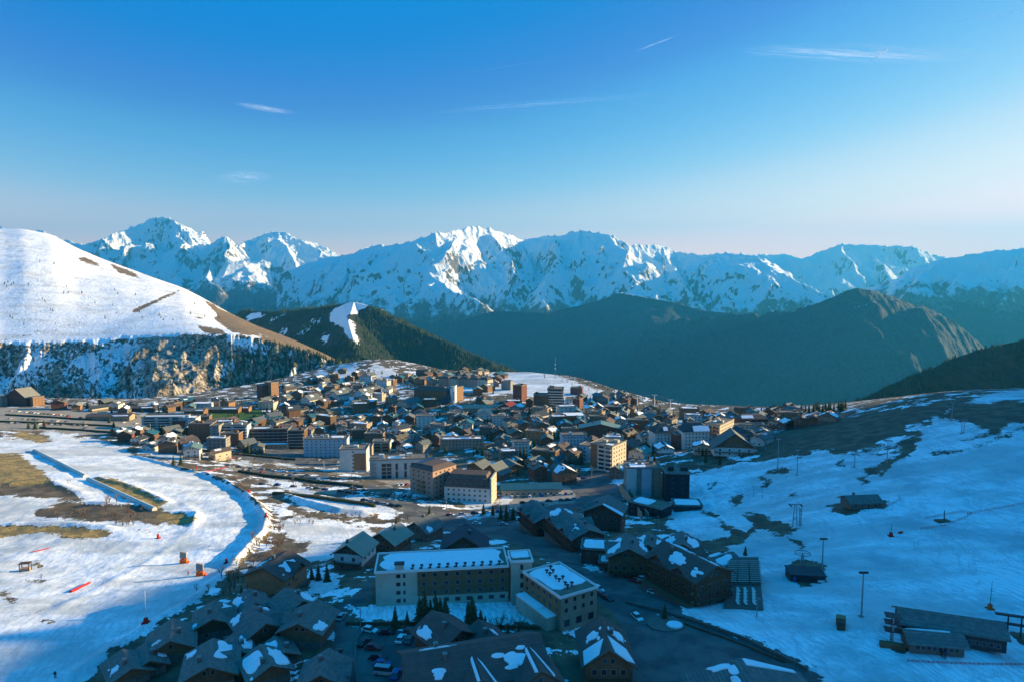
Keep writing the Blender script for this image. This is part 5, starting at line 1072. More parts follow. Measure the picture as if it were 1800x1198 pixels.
# shrubs dotted over the snowy hill
def far_ground(px, py, Hf, y0, y1):
    d = ray(px, py); ys = np.arange(y0, y1, 4.0); k = ys / d[1]; zr = CAMZ + d[2] * k; zt = Hf(d[0] * k, ys); hit = zt >= zr
    i = int(np.argmax(hit)) if hit.any() else len(ys) - 1; return (d[0] * k[i], ys[i], float(zt[i]))
for px, py in [(8,500),(14,497),(20,502),(12,505),(24,500),(50,501),(18,558),(22,560),(42,571),(75,527),(79,530),(89,546),(93,548),(117,504),(120,516),(112,516),(144,516),(70,461),(95,464),(202,511),(207,517),(238,519),(198,538),(167,533),(245,550),(283,559),(304,563),(346,525),(342,535),(98,571),(66,583),(335,552),(360,557),(385,560),(280,555),(287,563),(250,558),(185,560)]:
    tree(px, py, rng.uniform(5, 9), 0, 'small dark shrub on the open snow', cat='shrub', group='shrubs on the snowy hill', at=far_ground(px, py, dome_h, 1300, 2900))
# ------------------------------------------------------------------ forest masses
def cones(name, pts_, mt, label):
    b = []; F = []; n = 0; V = []
    for x, y, z, h_ in pts_:
        r_ = h_ * .24; k = 5; a0 = (x * 7.3) % 6.28
        V += [(x + r_ * math.cos(a0 + 6.2832 * i / k), y + r_ * math.sin(a0 + 6.2832 * i / k), z - .2 * h_) for i in range(k)] + [(x, y, z + h_)]
        F += [(n + i, n + (i + 1) % k, n + k) for i in range(k)]; n += k + 1
    me = bpy.data.meshes.new(name); me.from_pydata(V, [], F); me.materials.append(MATS[mt]); return tag(link(name, me), kind='stuff')
rs = np.random.RandomState(3)
def scatter(n, a0, a1, r0, r1, Hf, dens):
    a = np.radians(rs.uniform(a0, a1, n)); r_ = rs.uniform(r0, r1, n); x, y = r_ * np.sin(a), r_ * np.cos(a); z = Hf(x, y); u, v = proj(x, y, z); k = rs.rand(n) < dens(x, y, z, u, v)
    return list(zip(x[k], y[k], z[k], rs.uniform(5, 10, k.sum())))
def d_cliff(x, y, z, u, v):
    a = np.arctan2(x, y); lr = np.interp(a, np.arctan2(lpx, lpy), np.hypot(lpx, lpy)); below = np.hypot(x, y) < lr + 6
    lit = ((u > 245) & (u < 385)); n = fbm(x / 60, y / 60, 3, 7)
    return np.where(below, np.where(lit, .10, np.clip(.75 + 1.2 * n, 0, 1)), np.where((u > 480) & (u < 700), .25, 0))
def grid_scatter(n, Hh_, dens, h0, h1, umax=1850):
    _, X_, Y_, Z_ = Hh_; i = rs.randint(1, X_.shape[0] - 2, n); j = rs.randint(1, X_.shape[1] - 2, n); t_, s_ = rs.rand(n), rs.rand(n)
    f = lambda A_: A_[i, j] + (A_[i + 1, j] - A_[i, j]) * t_ + (A_[i, j + 1] - A_[i, j]) * s_
    x, y, z = f(X_), f(Y_), f(Z_); u, v = proj(x, y, z); k = (rs.rand(n) < dens(x, y, z, u, v)) & (u < umax)
    return list(zip(x[k], y[k], z[k], rs.uniform(h0, h1, k.sum())))
snm = blur(raster([[(560,560),(590,540),(612,530),(660,530),(655,545),(620,560),(635,575),(645,612),(600,590),(580,572)],[(470,575),(515,565),(515,590),(480,595)],[(420,565),(455,545),(475,550),(440,570)],[(550,610),(575,582),(592,590),(575,612)]]), 2)
cones('forest', grid_scatter(60000, H1, lambda x, y, z, u, v: np.where((z > -450) & (sample(snm, u, v) < .4), np.clip(.55 + 1.5 * fbm(x / 120, y / 120, 3, 91), 0, 1), 0), 9, 17), 'needle', '')
cones('forest', grid_scatter(16000, H2, lambda x, y, z, u, v: np.where((z > -300) & (u < 1810), np.clip(.35 + 2.0 * fbm(x / 60, y / 60, 3, 92), 0, 1), 0), 6, 12), 'needle', '')
def d_rise(x, y, z, u, v):
    i = np.clip((v / 2).astype(int), 0, 700), np.clip((u / 2).astype(int) + 200, 0, S_.shape[1] - 1)
    okk = np.ones(len(x), bool)
    for a, b, r_ in FOOT: okk &= (x - a) ** 2 + (y - b) ** 2 > (r_ + 1) ** 2
    return np.where(okk & (u > 400) & (u < 1240) & ~A_[i] & (~S_[i] | (rs.rand(len(x)) < .06)), np.clip(.22 + 1.6 * fbm(x / 40, y / 40, 3, 97), 0, 1), 0)
cones('scrub', [(x, y, z, h_ * .5) for x, y, z, h_ in scatter(5200, -23, 14, 780, 1290, H, d_rise)], 'needle_warm', '')
cones('forest', scatter(11000, -38, -9, 1150, 1520, dome_h, d_cliff), 'needle', '')
# ------------------------------------------------------------------ cars
def row(x0, y0, x1, y1, n, yaw, seed, gap=.15, parts=False, group='cars parked around the resort'):
    r2 = random.Random(seed)
    for i in range(n):
        if r2.random() < gap: continue
        t_ = i / max(1, n - 1); c = r2.choice(['car_white', 'car_white', 'car_silver', 'car_black', 'car_grey', 'car_red', 'car_blue', 'car_grey', 'car_silver'])
        car(x0 + (x1 - x0) * t_, y0 + (y1 - y0) * t_, yaw + r2.uniform(-4, 4), c, False, parts, group=group)
row(893, 862, 985, 860, 13, 85, 1, .05, group='cars in the sunlit car park'); row(900, 874, 1005, 868, 11, 85, 2, .2, group='cars in the sunlit car park'); row(908, 884, 1010, 878, 10, 10, 3, .5, group='cars in the sunlit car park')
row(655, 868, 720, 872, 8, 80, 4, .2); row(790, 905, 900, 898, 6, 5, 5, .4); row(700, 853, 745, 850, 7, 80, 6, .2)
row(20, 722, 120, 730, 16, 80, 7, .2); row(10, 735, 150, 742, 18, 80, 8, .3); row(120, 732, 240, 744, 12, 60, 9, .4); row(150, 752, 250, 758, 10, 80, 10, .5)
row(400, 818, 540, 835, 8, 10, 11, .3); row(560, 845, 640, 862, 5, 15, 12, .3); row(300, 792, 420, 806, 12, 80, 21, .2); row(430, 826, 560, 842, 14, 80, 22, .3); row(460, 850, 640, 868, 14, 10, 23, .4); row(560, 808, 650, 816, 9, 80, 24, .3); row(700, 872, 770, 880, 8, 80, 25, .2); row(640, 880, 700, 890, 6, 10, 26, .3); row(905, 900, 960, 915, 5, 0, 27, .2); row(0, 742, 150, 748, 16, 80, 28, .3); row(1005, 845, 1035, 838, 4, 20, 29, .1)
row(690, 722, 760, 724, 14, 80, 13, .2); row(640, 732, 730, 735, 12, 80, 14, .3)
for px, py, yw, c, vn in [(1100,1012,-40,'car_red',False),(1118,1022,-40,'car_red',False),(1130,1018,-40,'car_white',False),(1000,960,-35,'car_black',False),(1013,968,-35,'car_grey',False),(1030,978,-35,'car_white',False),(1060,990,-35,'car_silver',False),
      (1068,1052,-60,'car_black',False),(1058,1046,-60,'car_grey',False),(1052,1035,-60,'car_white',False),(664,1157,-8,'car_black',False),(672,1168,-8,'car_blue',False),(676,1183,-10,'car_silver',True),(697,1186,80,'car_blue',False),(680,1113,-5,'car_black',False),(650,1108,-20,'car_white',False),(722,1113,-5,'car_grey',False),
      (838,920,-10,'car_white',False),(792,905,5,'car_white',False),(885,922,-10,'car_silver',False),(1085,1140,75,'car_black',False),(1083,1155,75,'car_grey',False),(1082,1168,75,'car_black',False),(950,935,-35,'car_white',False),(962,940,-35,'car_red',False),(1078,1003,-38,'car_black',False),(1150,1042,-35,'car_white',False),(705,1125,80,'car_white',False),(720,1127,80,'car_grey',False),(640,1130,70,'car_black',False),(656,1140,-8,'car_red',False),(600,1085,80,'car_silver',False),(592,1150,85,'car_black',False),(1120,1085,-70,'car_white',False),(1016,945,-35,'car_blue',False),(930,925,-20,'car_black',False)]:
    car(px, py, yw, c, vn, True, group='cars along the foreground streets')
# ------------------------------------------------------------------ lift station and machinery on the right hand piste
ls = house(0, 0, 9, 23, 3.7, -110, 25, 'steel_dark', 'slate_roof', cols=0, scols=14, balc=0, chim=0, hb=0, at=at(113, 169), name='lift_station', label='long chairlift hall with grey green roof on the right hand piste', cat='lift station', land='long chairlift hall', o=.7)
house(0, 0, 6, 12, 2.8, -100, 22, 'wood_grey', 'slate_roof', snow=[(-1, (.05, .95, .1, .95))], cols=0, scols=8, balc=0, chim=0, hb=0, at=at(104.5, 162), name='lift_cabin', label='low glazed lift hut with a strip of snow on its back roof', cat='hut', land='low glazed lift hut')
def pylon(px, py, h_, arm, name, label, cat, kind=0, group=None, yaw=0, r=.28):
    t = empty(name, G(px, py), yaw)
    MB().tube((0, 0, -.5), (0, 0, h_), r, r * .6, 'white_paint' if kind == 2 or r > .6 else 'steel', 8).build('mast', t)
    if kind == 0:
        a = MB().box(-arm, arm, -.18, .18, h_, h_ + .35 + r * .6, 'white_paint' if r > .6 else 'steel').build('crossarm', t)
        for sx in (-1, 1):
            w_ = MB()
            for j in range(6): w_.tube((sx * arm - .06, -1.5 + j * .6, h_ + .1), (sx * arm + .06, -1.5 + j * .6, h_ + .1), .26, .26, 'steel_dark', 8)
            w_.box(sx * arm - .08, sx * arm + .08, -1.8, 1.8, h_ + .12, h_ + .26, 'steel_dark').build('sheaves', t)
    elif kind == 1: 
        MB().box(-arm, arm, -.1, .1, h_, h_ + .15, 'steel').build('crossarm', t)
        for sx in (-1, -.33, .33, 1): MB().box(sx * arm - .25, sx * arm + .25, -.35, .15, h_ + .15, h_ + .65, 'steel_dark').build('lamp', t)
    if kind != 2: MB().box(-.7, .7, -.7, .7, -1.5, .15, 'concrete').build('base', t)
    if label: tag(t, label, cat, group)
    else: tag(t, None, cat, group)
    return t
pylon(1445, 1002, 11, 1.0, 'floodlight_mast', 'floodlight mast beside the dark lift machinery', 'lamp', 1); pylon(1514, 1082, 12.5, 1.0, 'floodlight_mast', 'tall floodlight mast in the middle of the lower right piste', 'lamp', 1)
for px, py, h_ in ((1367, 822, 17), (1401, 835, 14), (1559, 812, 12), (1502, 820, 7), (1673, 737, 10), (1690, 762, 7), (1694, 760, 7), (1345, 790, 10)):
    AUTO.append((pylon(px, py, h_, 1.6, 'lift_pylon', None, 'pylon', 0, 'lift pylons on the right hand slope'), 'grey lift pylon', px, py))
# two legged drag lift pylon with an A frame
t = empty('drag_lift_pylon', G(1397, 925), 0)
for sx in (-1, 1): MB().tube((sx * 1.0, 0, -.5), (sx * .35, 0, 9.6), .2, .16, 'steel', 6).build('leg', t)
MB().box(-2.6, 2.6, -.2, .2, 9.6, 10, 'steel').build('crossarm', t)
for sx in (-2.3, 2.3): MB().box(sx - .1, sx + .1, -1.6, 1.6, 9.1, 9.7, 'steel_dark').build('sheaves', t)
ld_ = MB()
for j in range(14): ld_.box(1.6, 2.6, -.4, -.3, .6 * j, .6 * j + .25, 'steel_dark')
ld_.box(1.6, 1.7, -.29, -.2, 0, 8.6, 'steel_dark').box(2.5, 2.6, -.29, -.2, 0, 8.6, 'steel_dark').build('ladder', t)
MB().tube((-1, 0, 2.5), (1.0, .0, 5.0), .08, .08, 'steel', 5).tube((1, 0, 2.5), (-1.0, .0, 5.0), .08, .08, 'steel', 5).build('brace', t)
tag(t, 'A frame drag lift pylon with ladder on the brown mound', 'pylon')
# drive station
t = empty('lift_drive', G(1417, 1015), -8)
MB().box(-6, 5, -4, 3, -1, 2.6, 'steel_dark').box(-6.3, 5.3, -4.3, 3.3, 2.6, 2.85, 'dark_roof').build('cabin', t)
w_ = MB()
for i in range(16):
    a, b = 6.2832 * i / 16, 6.2832 * (i + 1) / 16; w_.tube((2.6 * math.cos(a), 2.6 * math.sin(a) + 5, 6.6), (2.6 * math.cos(b), 2.6 * math.sin(b) + 5, 6.6), .16, .16, 'steel', 5)
    if i % 4 == 0: w_.tube((0, 5, 6.6), (2.6 * math.cos(a), 2.6 * math.sin(a) + 5, 6.6), .09, .09, 'steel', 4)
w_.build('bullwheel', t); MB().tube((-1.2, 5, -1), (0, 5, 6.5), .25, .2, 'steel', 6).tube((1.2, 5, -1), (0, 5, 6.5), .25, .2, 'steel', 6).build('frame', t)
MB().box(-5.4, -4.6, -5.5, -4.4, -1, 2.2, 'car_blue').build('signboard', t); MB().box(2.4, 4.6, -4.5, -4.38, .3, 1.5, 'white_paint').build('panel', t)
for j in range(5): MB().box(-7.5 + j * 1.1, -7.4 + j * 1.1, -6, -5.9, -1, 1.1, 'steel').build('post', t)
tag(t, 'dark lift machinery with round bullwheel on the brown patch', 'lift station'); LAND.append((1420, 1010, 'dark lift machinery'))
# mountain hut with net
house(1512, 890, 7.5, 14, 3.2, -84, 26, 'stone', 'slate_roof', cols=0, scols=4, balc=0, hb=0, chim=1, name='hut', label='stone hut with grey roof standing on rocks in the right hand piste', cat='hut', land='stone hut on the piste')
def fence(pp, name, label, cat='fence', h_=1.3, m='net_red', sp=5.0, group=None):
    P_ = [G(*q) for q in pp]; t = empty(name, P_[0]); o0 = Vector(P_[0]); net = MB(); posts = []
    for a, b in zip(P_[:-1], P_[1:]):
        a = Vector(a) - o0; b = Vector(b) - o0; L_ = (b - a).length; n = max(1, int(L_ / sp))
        for i in range(n):
            p = a + (b - a) * i / n; q = a + (b - a) * (i + 1) / n; posts.append(p)
            for k in range(4):
                z0 = .25 + k * (h_ - .25) / 4; u = Vector((0, 0, z0)); v = Vector((0, 0, z0 + .07)); net.face([p + u, q + u, q + v, p + v], m)
            for k in range(5):
                s0 = p + (q - p) * (k / 5); s1 = p + (q - p) * (k / 5 + .02); u = Vector((0, 0, .2)); v = Vector((0, 0, h_)); net.face([s0 + u, s1 + u, s1 + v, s0 + v], m)
    net.build('net', t)
    for p in posts[:60]: MB().tube(p - Vector((0, 0, .3)), p + Vector((0, 0, h_ + .15)), .05, .04, m, 5).build('post', t)
    return tag(t, label, cat, group)
fence([(1552,890),(1570,886),(1583,878),(1578,872)], 'safety_net', 'short red safety net right of the stone hut'); fence([(1618,930),(1660,925),(1700,910),(1707,903),(1690,900),(1625,912)], 'safety_net', 'red safety net loop around the dark pit on the piste')
fence([(1700,905),(1722,900),(1760,893),(1800,885),(1850,878)], 'safety_net', 'thin red net line climbing to the right picture edge')
fence([(1595,1164),(1640,1167),(1720,1168),(1800,1168)], 'safety_net', 'low dark red net in front of the glazed lift hut', h_=.8)
fence([(398,822),(375,828),(360,836)], 'safety_net', 'red net at the head of the banked piste'); fence([(410,838),(425,855),(438,866)], 'safety_net', 'red net along the outer piste bank')
t = empty('equipment_pit', G(1657, 915), 5); MB().box(-2.6, 2.6, -1.6, 1.6, -.5, .5, 'wood_dark').build('platform', t); MB().tube((.6, 0, .5), (.6, 0, 4.6), .22, .16, 'steel_dark', 6).build('mast', t); tag(t, 'dark wooden platform with short mast inside the red net loop', 'platform')
def lance(px, py, h_, label, paint='red_paint', mast='white_paint', gun=True):
    t = empty('snow_lance', G(px, py), 0)
    MB().box(-.9, .9, -.9, .9, -.4, .35, paint).box(-.45, .45, -.45, .45, .35, 1.5, paint).build('base', t); MB().tube((0, 0, 1.3), (.15, 0, h_), .10, .05, mast, 6).build('mast', t)
    return tag(t, label, 'snow lance')
lance(257, 1101, 9.5, 'tall white snow lance on a red base at the lower left piste'); lance(1566, 941, 5.5, 'snow lance with red base left of the small red sledge', mast='steel_dark'); lance(1740, 1070, 8.5, 'thin snow lance on an orange base above the chairlift hall', 'orange_paint', 'steel_dark')
t = empty('sledge', G(1583, 936), 20); MB().box(-.9, .9, -.4, .4, .1, .6, 'red_paint').build('body', t); MB().box(-1.0, 1.0, -.45, -.35, 0, .1, 'steel').box(-1.0, 1.0, .35, .45, 0, .1, 'steel').build('runners', t); tag(t, 'small red sledge beside the snow lance', 'sledge')
for px, py, lb in ((323, 989, 'left of two orange padded panel posts on the left hand piste'), (352, 1011, 'right of two orange padded panel posts on the left hand piste')):
    t = empty('piste_machine', G(px, py), 10); MB().box(-1.2, 1.2, -1.0, 1.0, -.2, 1.6, 'orange_paint').build('pad', t); MB().box(1.2, 2.0, -.9, .9, -.1, .5, 'orange_paint').build('foot_pad', t)
    MB().tube((0, 0, 1.6), (0, 0, 3.0), .3, .25, 'steel_dark', 6).build('post', t); MB().hull([(-1.3, -.5, 2.2), (1.1, -.5, 1.9), (1.1, .5, 1.9), (-1.3, .5, 2.2)], [(-1.1, -.5, 4.9), (1.1, -.4, 4.2), (1.1, .4, 4.2), (-1.1, .5, 4.9)], 'grey_render').build('panel', t)
    tag(t, lb, 'snow machine', 'orange padded panel posts')
for px, py, lb in ((398, 989, 'red crash pad at the foot of the snow bank'), (278, 945, 'small red crash pad in the middle of the left hand piste'), (468, 916, 'red crash pad on the outermost curve of the snow bank'), (345, 823, 'red crash pad at the upper piste entry'), (437, 868, 'red crash pad on the upper snow bank')):
    t = empty('crash_pad', G(px, py), 0); MB().tube((0, 0, -.2), (0, 0, 1.9), .55, .45, 'red_paint', 8).build('pad', t); MB().box(-.9, .9, -.9, .9, -.2, .25, 'red_paint').build('foot', t); tag(t, lb, 'crash pad', 'red crash pads')
for a, b, r_, lb in (((58, 971), (88, 964), .22, 'thin red tube lying on the snow, upper of two'), ((124, 1040), (158, 1024), .5, 'thick red tube lying on the snow, lower of two')):
    A_1, B_1 = G(*a) + Vector((0, 0, .3)), G(*b) + Vector((0, 0, .3)); tag(MB().tube(A_1, B_1, r_, r_ * .7, 'red_paint', 8).build('marker_tube'), lb, 'marker tube', 'red marker tubes')
t = empty('timber_shelter', G(45, 1001), 12)
for sx in (-1.6, 1.6):
    for sy in (-.9, .9): MB().box(sx - .12, sx + .12, sy - .12, sy + .12, -.5, 2.9, 'wood_dark').build('post', t)
MB().box(-1.9, 1.9, -1.2, 1.2, 2.9, 3.1, 'wood_dark').build('roof', t); MB().box(-1.4, 1.4, -.8, .8, -.3, 1.2, 'pink_render').build('bench', t); tag(t, 'small timber shelter on the snow at the far left', 'shelter')
t = empty('timber_stack', G(1478, 1100), 65); MB().box(-3, .5, -1, 1, -.3, 1.6, 'wood_dark').build('bin', t); MB().box(.6, 3, -1.2, 1.2, -.3, 1.9, 'wood_orange').build('crate', t); MB().box(-3.0, -2.0, -.8, .8, 1.6, 2.4, 'steel_dark').build('lid', t); tag(t, 'brown wooden bins on the piste below the tall floodlight mast', 'bin')
t = empty('chairlift_gantry', G(1567, 1128), -20)
for y in (-1.2, 1.2): MB().tube((0, y, -.5), (0, y, 7.5), .2, .15, 'steel', 6).build('mast', t)
for z in (3.5, 5.5, 7.3): MB().box(-1.8, 1.8, -1.4, 1.4, z, z + .22, 'steel_dark').build('crossarm', t)
MB().box(-3.0, 2.5, -3.2, -1.5, -.5, 1.2, 'wood_brown').build('ramp', t); tag(t, 'lift gantry at the left end of the chairlift hall', 'gantry')
t = empty('chairlift_gantry', G(1782, 1118), -20)
for x in (-1.5, 1.5): MB().tube((x, 0, -.5), (x, 0, 6.0), .22, .18, 'steel_dark', 6).build('mast', t)
for z in (3.2, 5.6): MB().box(-4.5, 4.5, -.5, .5, z, z + .4, 'steel_dark').build('crossarm', t)
tag(t, 'lift gantry at the right end of the chairlift hall', 'gantry')
# snow tunnels (covered conveyor belts)
for a, b, lb in (((60, 792), (150, 838), 'upper covered conveyor tunnel beside the left hand piste'), ((155, 842), (272, 897), 'lower covered conveyor tunnel beside the left hand piste')):
    A_1, B_1 = G(*a), G(*b); dv = (B_1 - A_1).normalized(); nv = Vector((-dv.y, dv.x, 0)).normalized(); prof = [(-1.2, -.6), (-1.2, 1.0), (-.8, 1.6), (0, 1.9), (.8, 1.6), (1.2, 1.0), (1.2, -.6)]
    t = empty('conveyor_tunnel', A_1); L0 = [nv * p + Vector((0, 0, q)) for p, q in prof]; L1 = [v + (B_1 - A_1) for v in L0]; MB().hull(L0[::-1], L1[::-1], 'white_render').build('shell', t)
    rib = MB()
    for i in range(24):
        c = (B_1 - A_1) * (i + .5) / 24; Lr = [nv * p * 1.05 + Vector((0, 0, q * 1.04)) + c for p, q in prof]; rib.hull(Lr[::-1], [v + dv * .25 for v in Lr][::-1], 'steel')
    rib.build('ribs', t); tag(t, lb, 'conveyor tunnel', 'covered conveyor tunnels')
# rope way at the right rim, antenna, lamp posts
rw = [(1120, 712, 11), (1150, 716, 15), (1178, 722, 13), (1213, 729, 9)]
tops = []
for i, (px, py, h_) in enumerate(rw):
    t = pylon(px, py, h_, 3.2, 'gondola_pylon', f'{("leftmost", "tallest", "third", "rightmost")[i]} white gondola pylon on the plateau rim', 'pylon', 0, 'gondola pylons on the rim', 0, .7); tops.append(Vector(G(px, py)) + Vector((0, 0, h_ + .5)))
for sx in (-3.2, 3.2):
    b = MB()
    for a, c in zip(tops[:-1], tops[1:]): b.tube(a + Vector((sx, 0, 0)), c + Vector((sx, 0, 0)), .10, .10, 'steel', 4)
    tag(b.build('lift_cable'), f'{"left" if sx < 0 else "right"} haul cable between the white gondola pylons', 'cable', 'haul cables')
g_ = G(976, 664); t = empty('antenna_mast', g_); b = MB(); hgt_ = 27
for i in range(3):
    a = 6.2832 * i / 3; b.tube((1.3 * math.cos(a), 1.3 * math.sin(a), -1), (.3 * math.cos(a), .3 * math.sin(a), hgt_), .18, .12, 'steel', 4)
for k in range(9):
    z = k * 3; rr_ = 1.3 - z / hgt_
    for i in range(3): a, c = 6.2832 * i / 3, 6.2832 * (i + 1) / 3; b.tube((rr_ * math.cos(a), rr_ * math.sin(a), z), (rr_ * math.cos(c), rr_ * math.sin(c), z + 2), .09, .09, 'steel', 4)
b.build('lattice', t); MB().tube((0, 0, hgt_), (0, 0, hgt_ + 5), .15, .08, 'white_paint', 5).build('aerial', t); MB().box(-.9, .9, -.9, .9, 14, 16, 'white_paint').box(-.7, .7, -.7, .7, 20, 22, 'white_paint').build('dish', t)
tag(t, 'lattice antenna mast on the snowy skyline', 'antenna mast')
for px, py, h_ in ((493, 722, 17), (570, 838, 12), (12, 765, 6), (25, 768, 7), (455, 790, 8), (905, 905, 6), (878, 905, 9), (785, 893, 7), (620, 870, 7), (1040, 838, 8), (230, 770, 10), (265, 760, 9), (1330, 1085, 6), (1288, 825, 6), (1325, 870, 5), (1340, 875, 5), (1158, 930, 6), (1100, 955, 5), (930, 1000, 6), (634, 1100, 5)):
    t = empty('street_lamp', G(px, py), rng.uniform(0, 360)); MB().tube((0, 0, -.3), (0, 0, h_), .16, .09, 'white_paint' if h_ > 8 else 'steel', 6).build('pole', t)
    MB().box(-.1, 1.1, -.12, .12, h_ - .15, h_, 'steel').box(.7, 1.3, -.2, .2, h_ - .28, h_ - .151, 'frame').build('lamp_head', t); tag(t, None, 'street lamp', 'street lamps'); AUTO.append((t, 'slender street lamp', px, py))
# ------------------------------------------------------------------ terrace with benches
zt_ = G(1305, 1068).z + .5
def on_plane(px, py, z): d = ray(px, py); k = (z - CAMZ) / d[2]; return Vector((d[0] * k, d[1] * k, z))
c_ = [on_plane(1284, 978, zt_), on_plane(1333, 978, zt_), on_plane(1342, 1070, zt_), on_plane(1272, 1068, zt_)]; ctr = sum(c_, Vector()) / 4
t = empty('terrace', (ctr.x, ctr.y, zt_)); MB().hull([(v.x - ctr.x, v.y - ctr.y, -7) for v in (c_[3], c_[2], c_[1], c_[0])], [(v.x - ctr.x, v.y - ctr.y, 0) for v in (c_[3], c_[2], c_[1], c_[0])], 'terrace').build('deck', t)
tag(t, 'broad grey sun terrace right of the large dark lodge', 'terrace'); LAND.append((1305, 1020, 'grey sun terrace'))
bench_top = MB().box(-1.7, 1.7, -.35, .35, .72, .80, 'wood_grey').box(-1.7, 1.7, -.36, .36, .801, .84, 'frame').mesh('table_top'); bench_s = MB().box(-1.7, 1.7, -.15, .15, .42, .48, 'wood_grey').mesh('seat'); bleg = MB().box(-.06, .06, -.5, .5, 0, .72, 'steel_dark').mesh('leg')
def lerp4(u, v): return (c_[0] * (1 - u) + c_[1] * u) * (1 - v) + (c_[3] * (1 - u) + c_[2] * u) * v
for j in range(11):
    for i, u in enumerate((.12, .48, .85)):
        p = lerp4(u, .14 + j * .042); b = empty('picnic_table', (p.x, p.y, zt_ + .002), 0)
        put(bench_top, 'table_top', b, (0, 0, 0)); put(bench_s, 'seat', b, (0, -.75, 0)); put(bench_s, 'seat', b, (0, .75, 0))
        for sx in (-1.2, 1.2): put(bleg, 'leg', b, (sx, 0, 0))
        side = ('left', 'middle', 'right')[i]; tag(b, f'picnic table in the {side} column of the terrace, {ORD[j] + " row from the back" if j else "backmost row"}', 'picnic table', 'picnic tables on the terrace')
lou = MB().box(-.4, .4, -1.0, .5, .3, .42, 'white_render').hull([(-.4, .5, .3), (.4, .5, .3), (.4, 1.0, .85), (-.4, 1.0, .85)], [(-.4, .42, .42), (.4, .42, .42), (.4, .9, .95), (-.4, .9, .95)], 'white_render').mesh('lounger')
lleg = MB().box(-.38, .38, -.8, -.7, 0, .3, 'steel').box(-.38, .38, .3, .4, 0, .3, 'steel').mesh('frame')
for i, u in enumerate((.35, .55, .78)):
    for j in range(5):
        p = lerp4(u, .70 + j * .055); b = empty('sun_lounger', (p.x, p.y, zt_ + .002), 0); put(lou, 'lounger', b, (0, 0, 0)).name = 'cushion'; put(lleg, 'frame', b, (0, 0, 0))
        tag(b, f'white sun lounger in the {("left", "middle", "right")[i]} file of the terrace, {ORD[j] + " from the back" if j else "backmost"}', 'sun lounger', 'sun loungers on the terrace')
# roundabout island, garden walls
g_ = G(1170, 1098); t = empty('roundabout_island', g_); n = 20
MB().hull([(5 * math.cos(6.2832 * i / n), 4.2 * math.sin(6.2832 * i / n), -1) for i in range(n)], [(5 * math.cos(6.2832 * i / n), 4.2 * math.sin(6.2832 * i / n), .55) for i in range(n)], 'stone').build('kerb', t)
MB().hull([(2.2 + 2.2 * math.cos(6.2832 * i / n), -.8 + 1.9 * math.sin(6.2832 * i / n), .552) for i in range(n)], [(2.2 + 2 * math.cos(6.2832 * i / n), -.8 + 1.7 * math.sin(6.2832 * i / n), .9) for i in range(n)], 'snow').build('snow_patch', t)
tag(t, 'round planted traffic island with snow on its right side', 'traffic island')
def wall_line(pp, h_, wd_, m, name, label, cat='wall'):
    P_ = [G(*q) for q in pp]; b = MB()
    for a, c in zip(P_[:-1], P_[1:]):
        n = max(1, int((c - a).length / 4))
        for i in range(n):
            p = a + (c - a) * i / n; q = a + (c - a) * (i + 1) / n; p.z = Hs(p.x, p.y); q.z = Hs(q.x, q.y); d = (q - p).normalized(); nv = Vector((-d.y, d.x, 0)) * wd_ / 2
            b.hull([p - nv - Vector((0, 0, 1)), q - nv - Vector((0, 0, 1)), q + nv - Vector((0, 0, 1)), p + nv - Vector((0, 0, 1))], [p - nv + Vector((0, 0, h_)), q - nv + Vector((0, 0, h_)), q + nv + Vector((0, 0, h_)), p + nv + Vector((0, 0, h_))], m)
    return tag(b.build(name), label, cat)
wall_line([(608, 1098), (660, 1098), (780, 1099), (950, 1106)], .9, .4, 'wood_dark', 'garden_wall', 'dark retaining wall below the hotel snow lawn')
wall_line([(637, 1110), (626, 1125), (624, 1160), (628, 1200)], .5, .5, 'stone', 'low_wall', 'low pale wall dividing the road and the parking yard')
wall_line([(1100, 1060), (1180, 1080), (1300, 1122), (1420, 1180)], .9, .4, 'stone', 'road_wall', 'long low wall between the roundabout and the snow')
wall_line([(1200, 1095), (1280, 1125), (1380, 1165)], .5, .35, 'wood_dark', 'hedge_rail', 'dark rail parallel to the low wall by the roundabout', 'rail')
for i, (pp, lb) in enumerate((([(10, 729), (80, 733), (160, 738)], 'dark strip added for tree row shade across the far left car park, backmost'), ([(0, 741), (90, 744), (200, 749)], 'dark strip added for tree row shade across the far left car park, middle'), ([(70, 752), (160, 757), (240, 764)], 'dark strip added for tree row shade across the far left car park, foremost'),  # low dark strips added to stand for the long shade of tree rows
      ([(160, 728), (240, 734)], 'short hedge beside the long low hall'), ([(300, 786), (400, 797), (520, 808)], 'long hedge below the row of apartment blocks'), ([(420, 829), (520, 842), (640, 857)], 'hedge between the two middle roads'), ([(480, 868), (560, 876), (660, 890)], 'hedge on the bank above the snow field'), ([(70, 707), (110, 712), (165, 716)], 'green bank hedge right of the big red residence'))):
    wall_line(pp, 1.6, 1.8, 'needle_warm', 'hedge', lb, 'hedge')
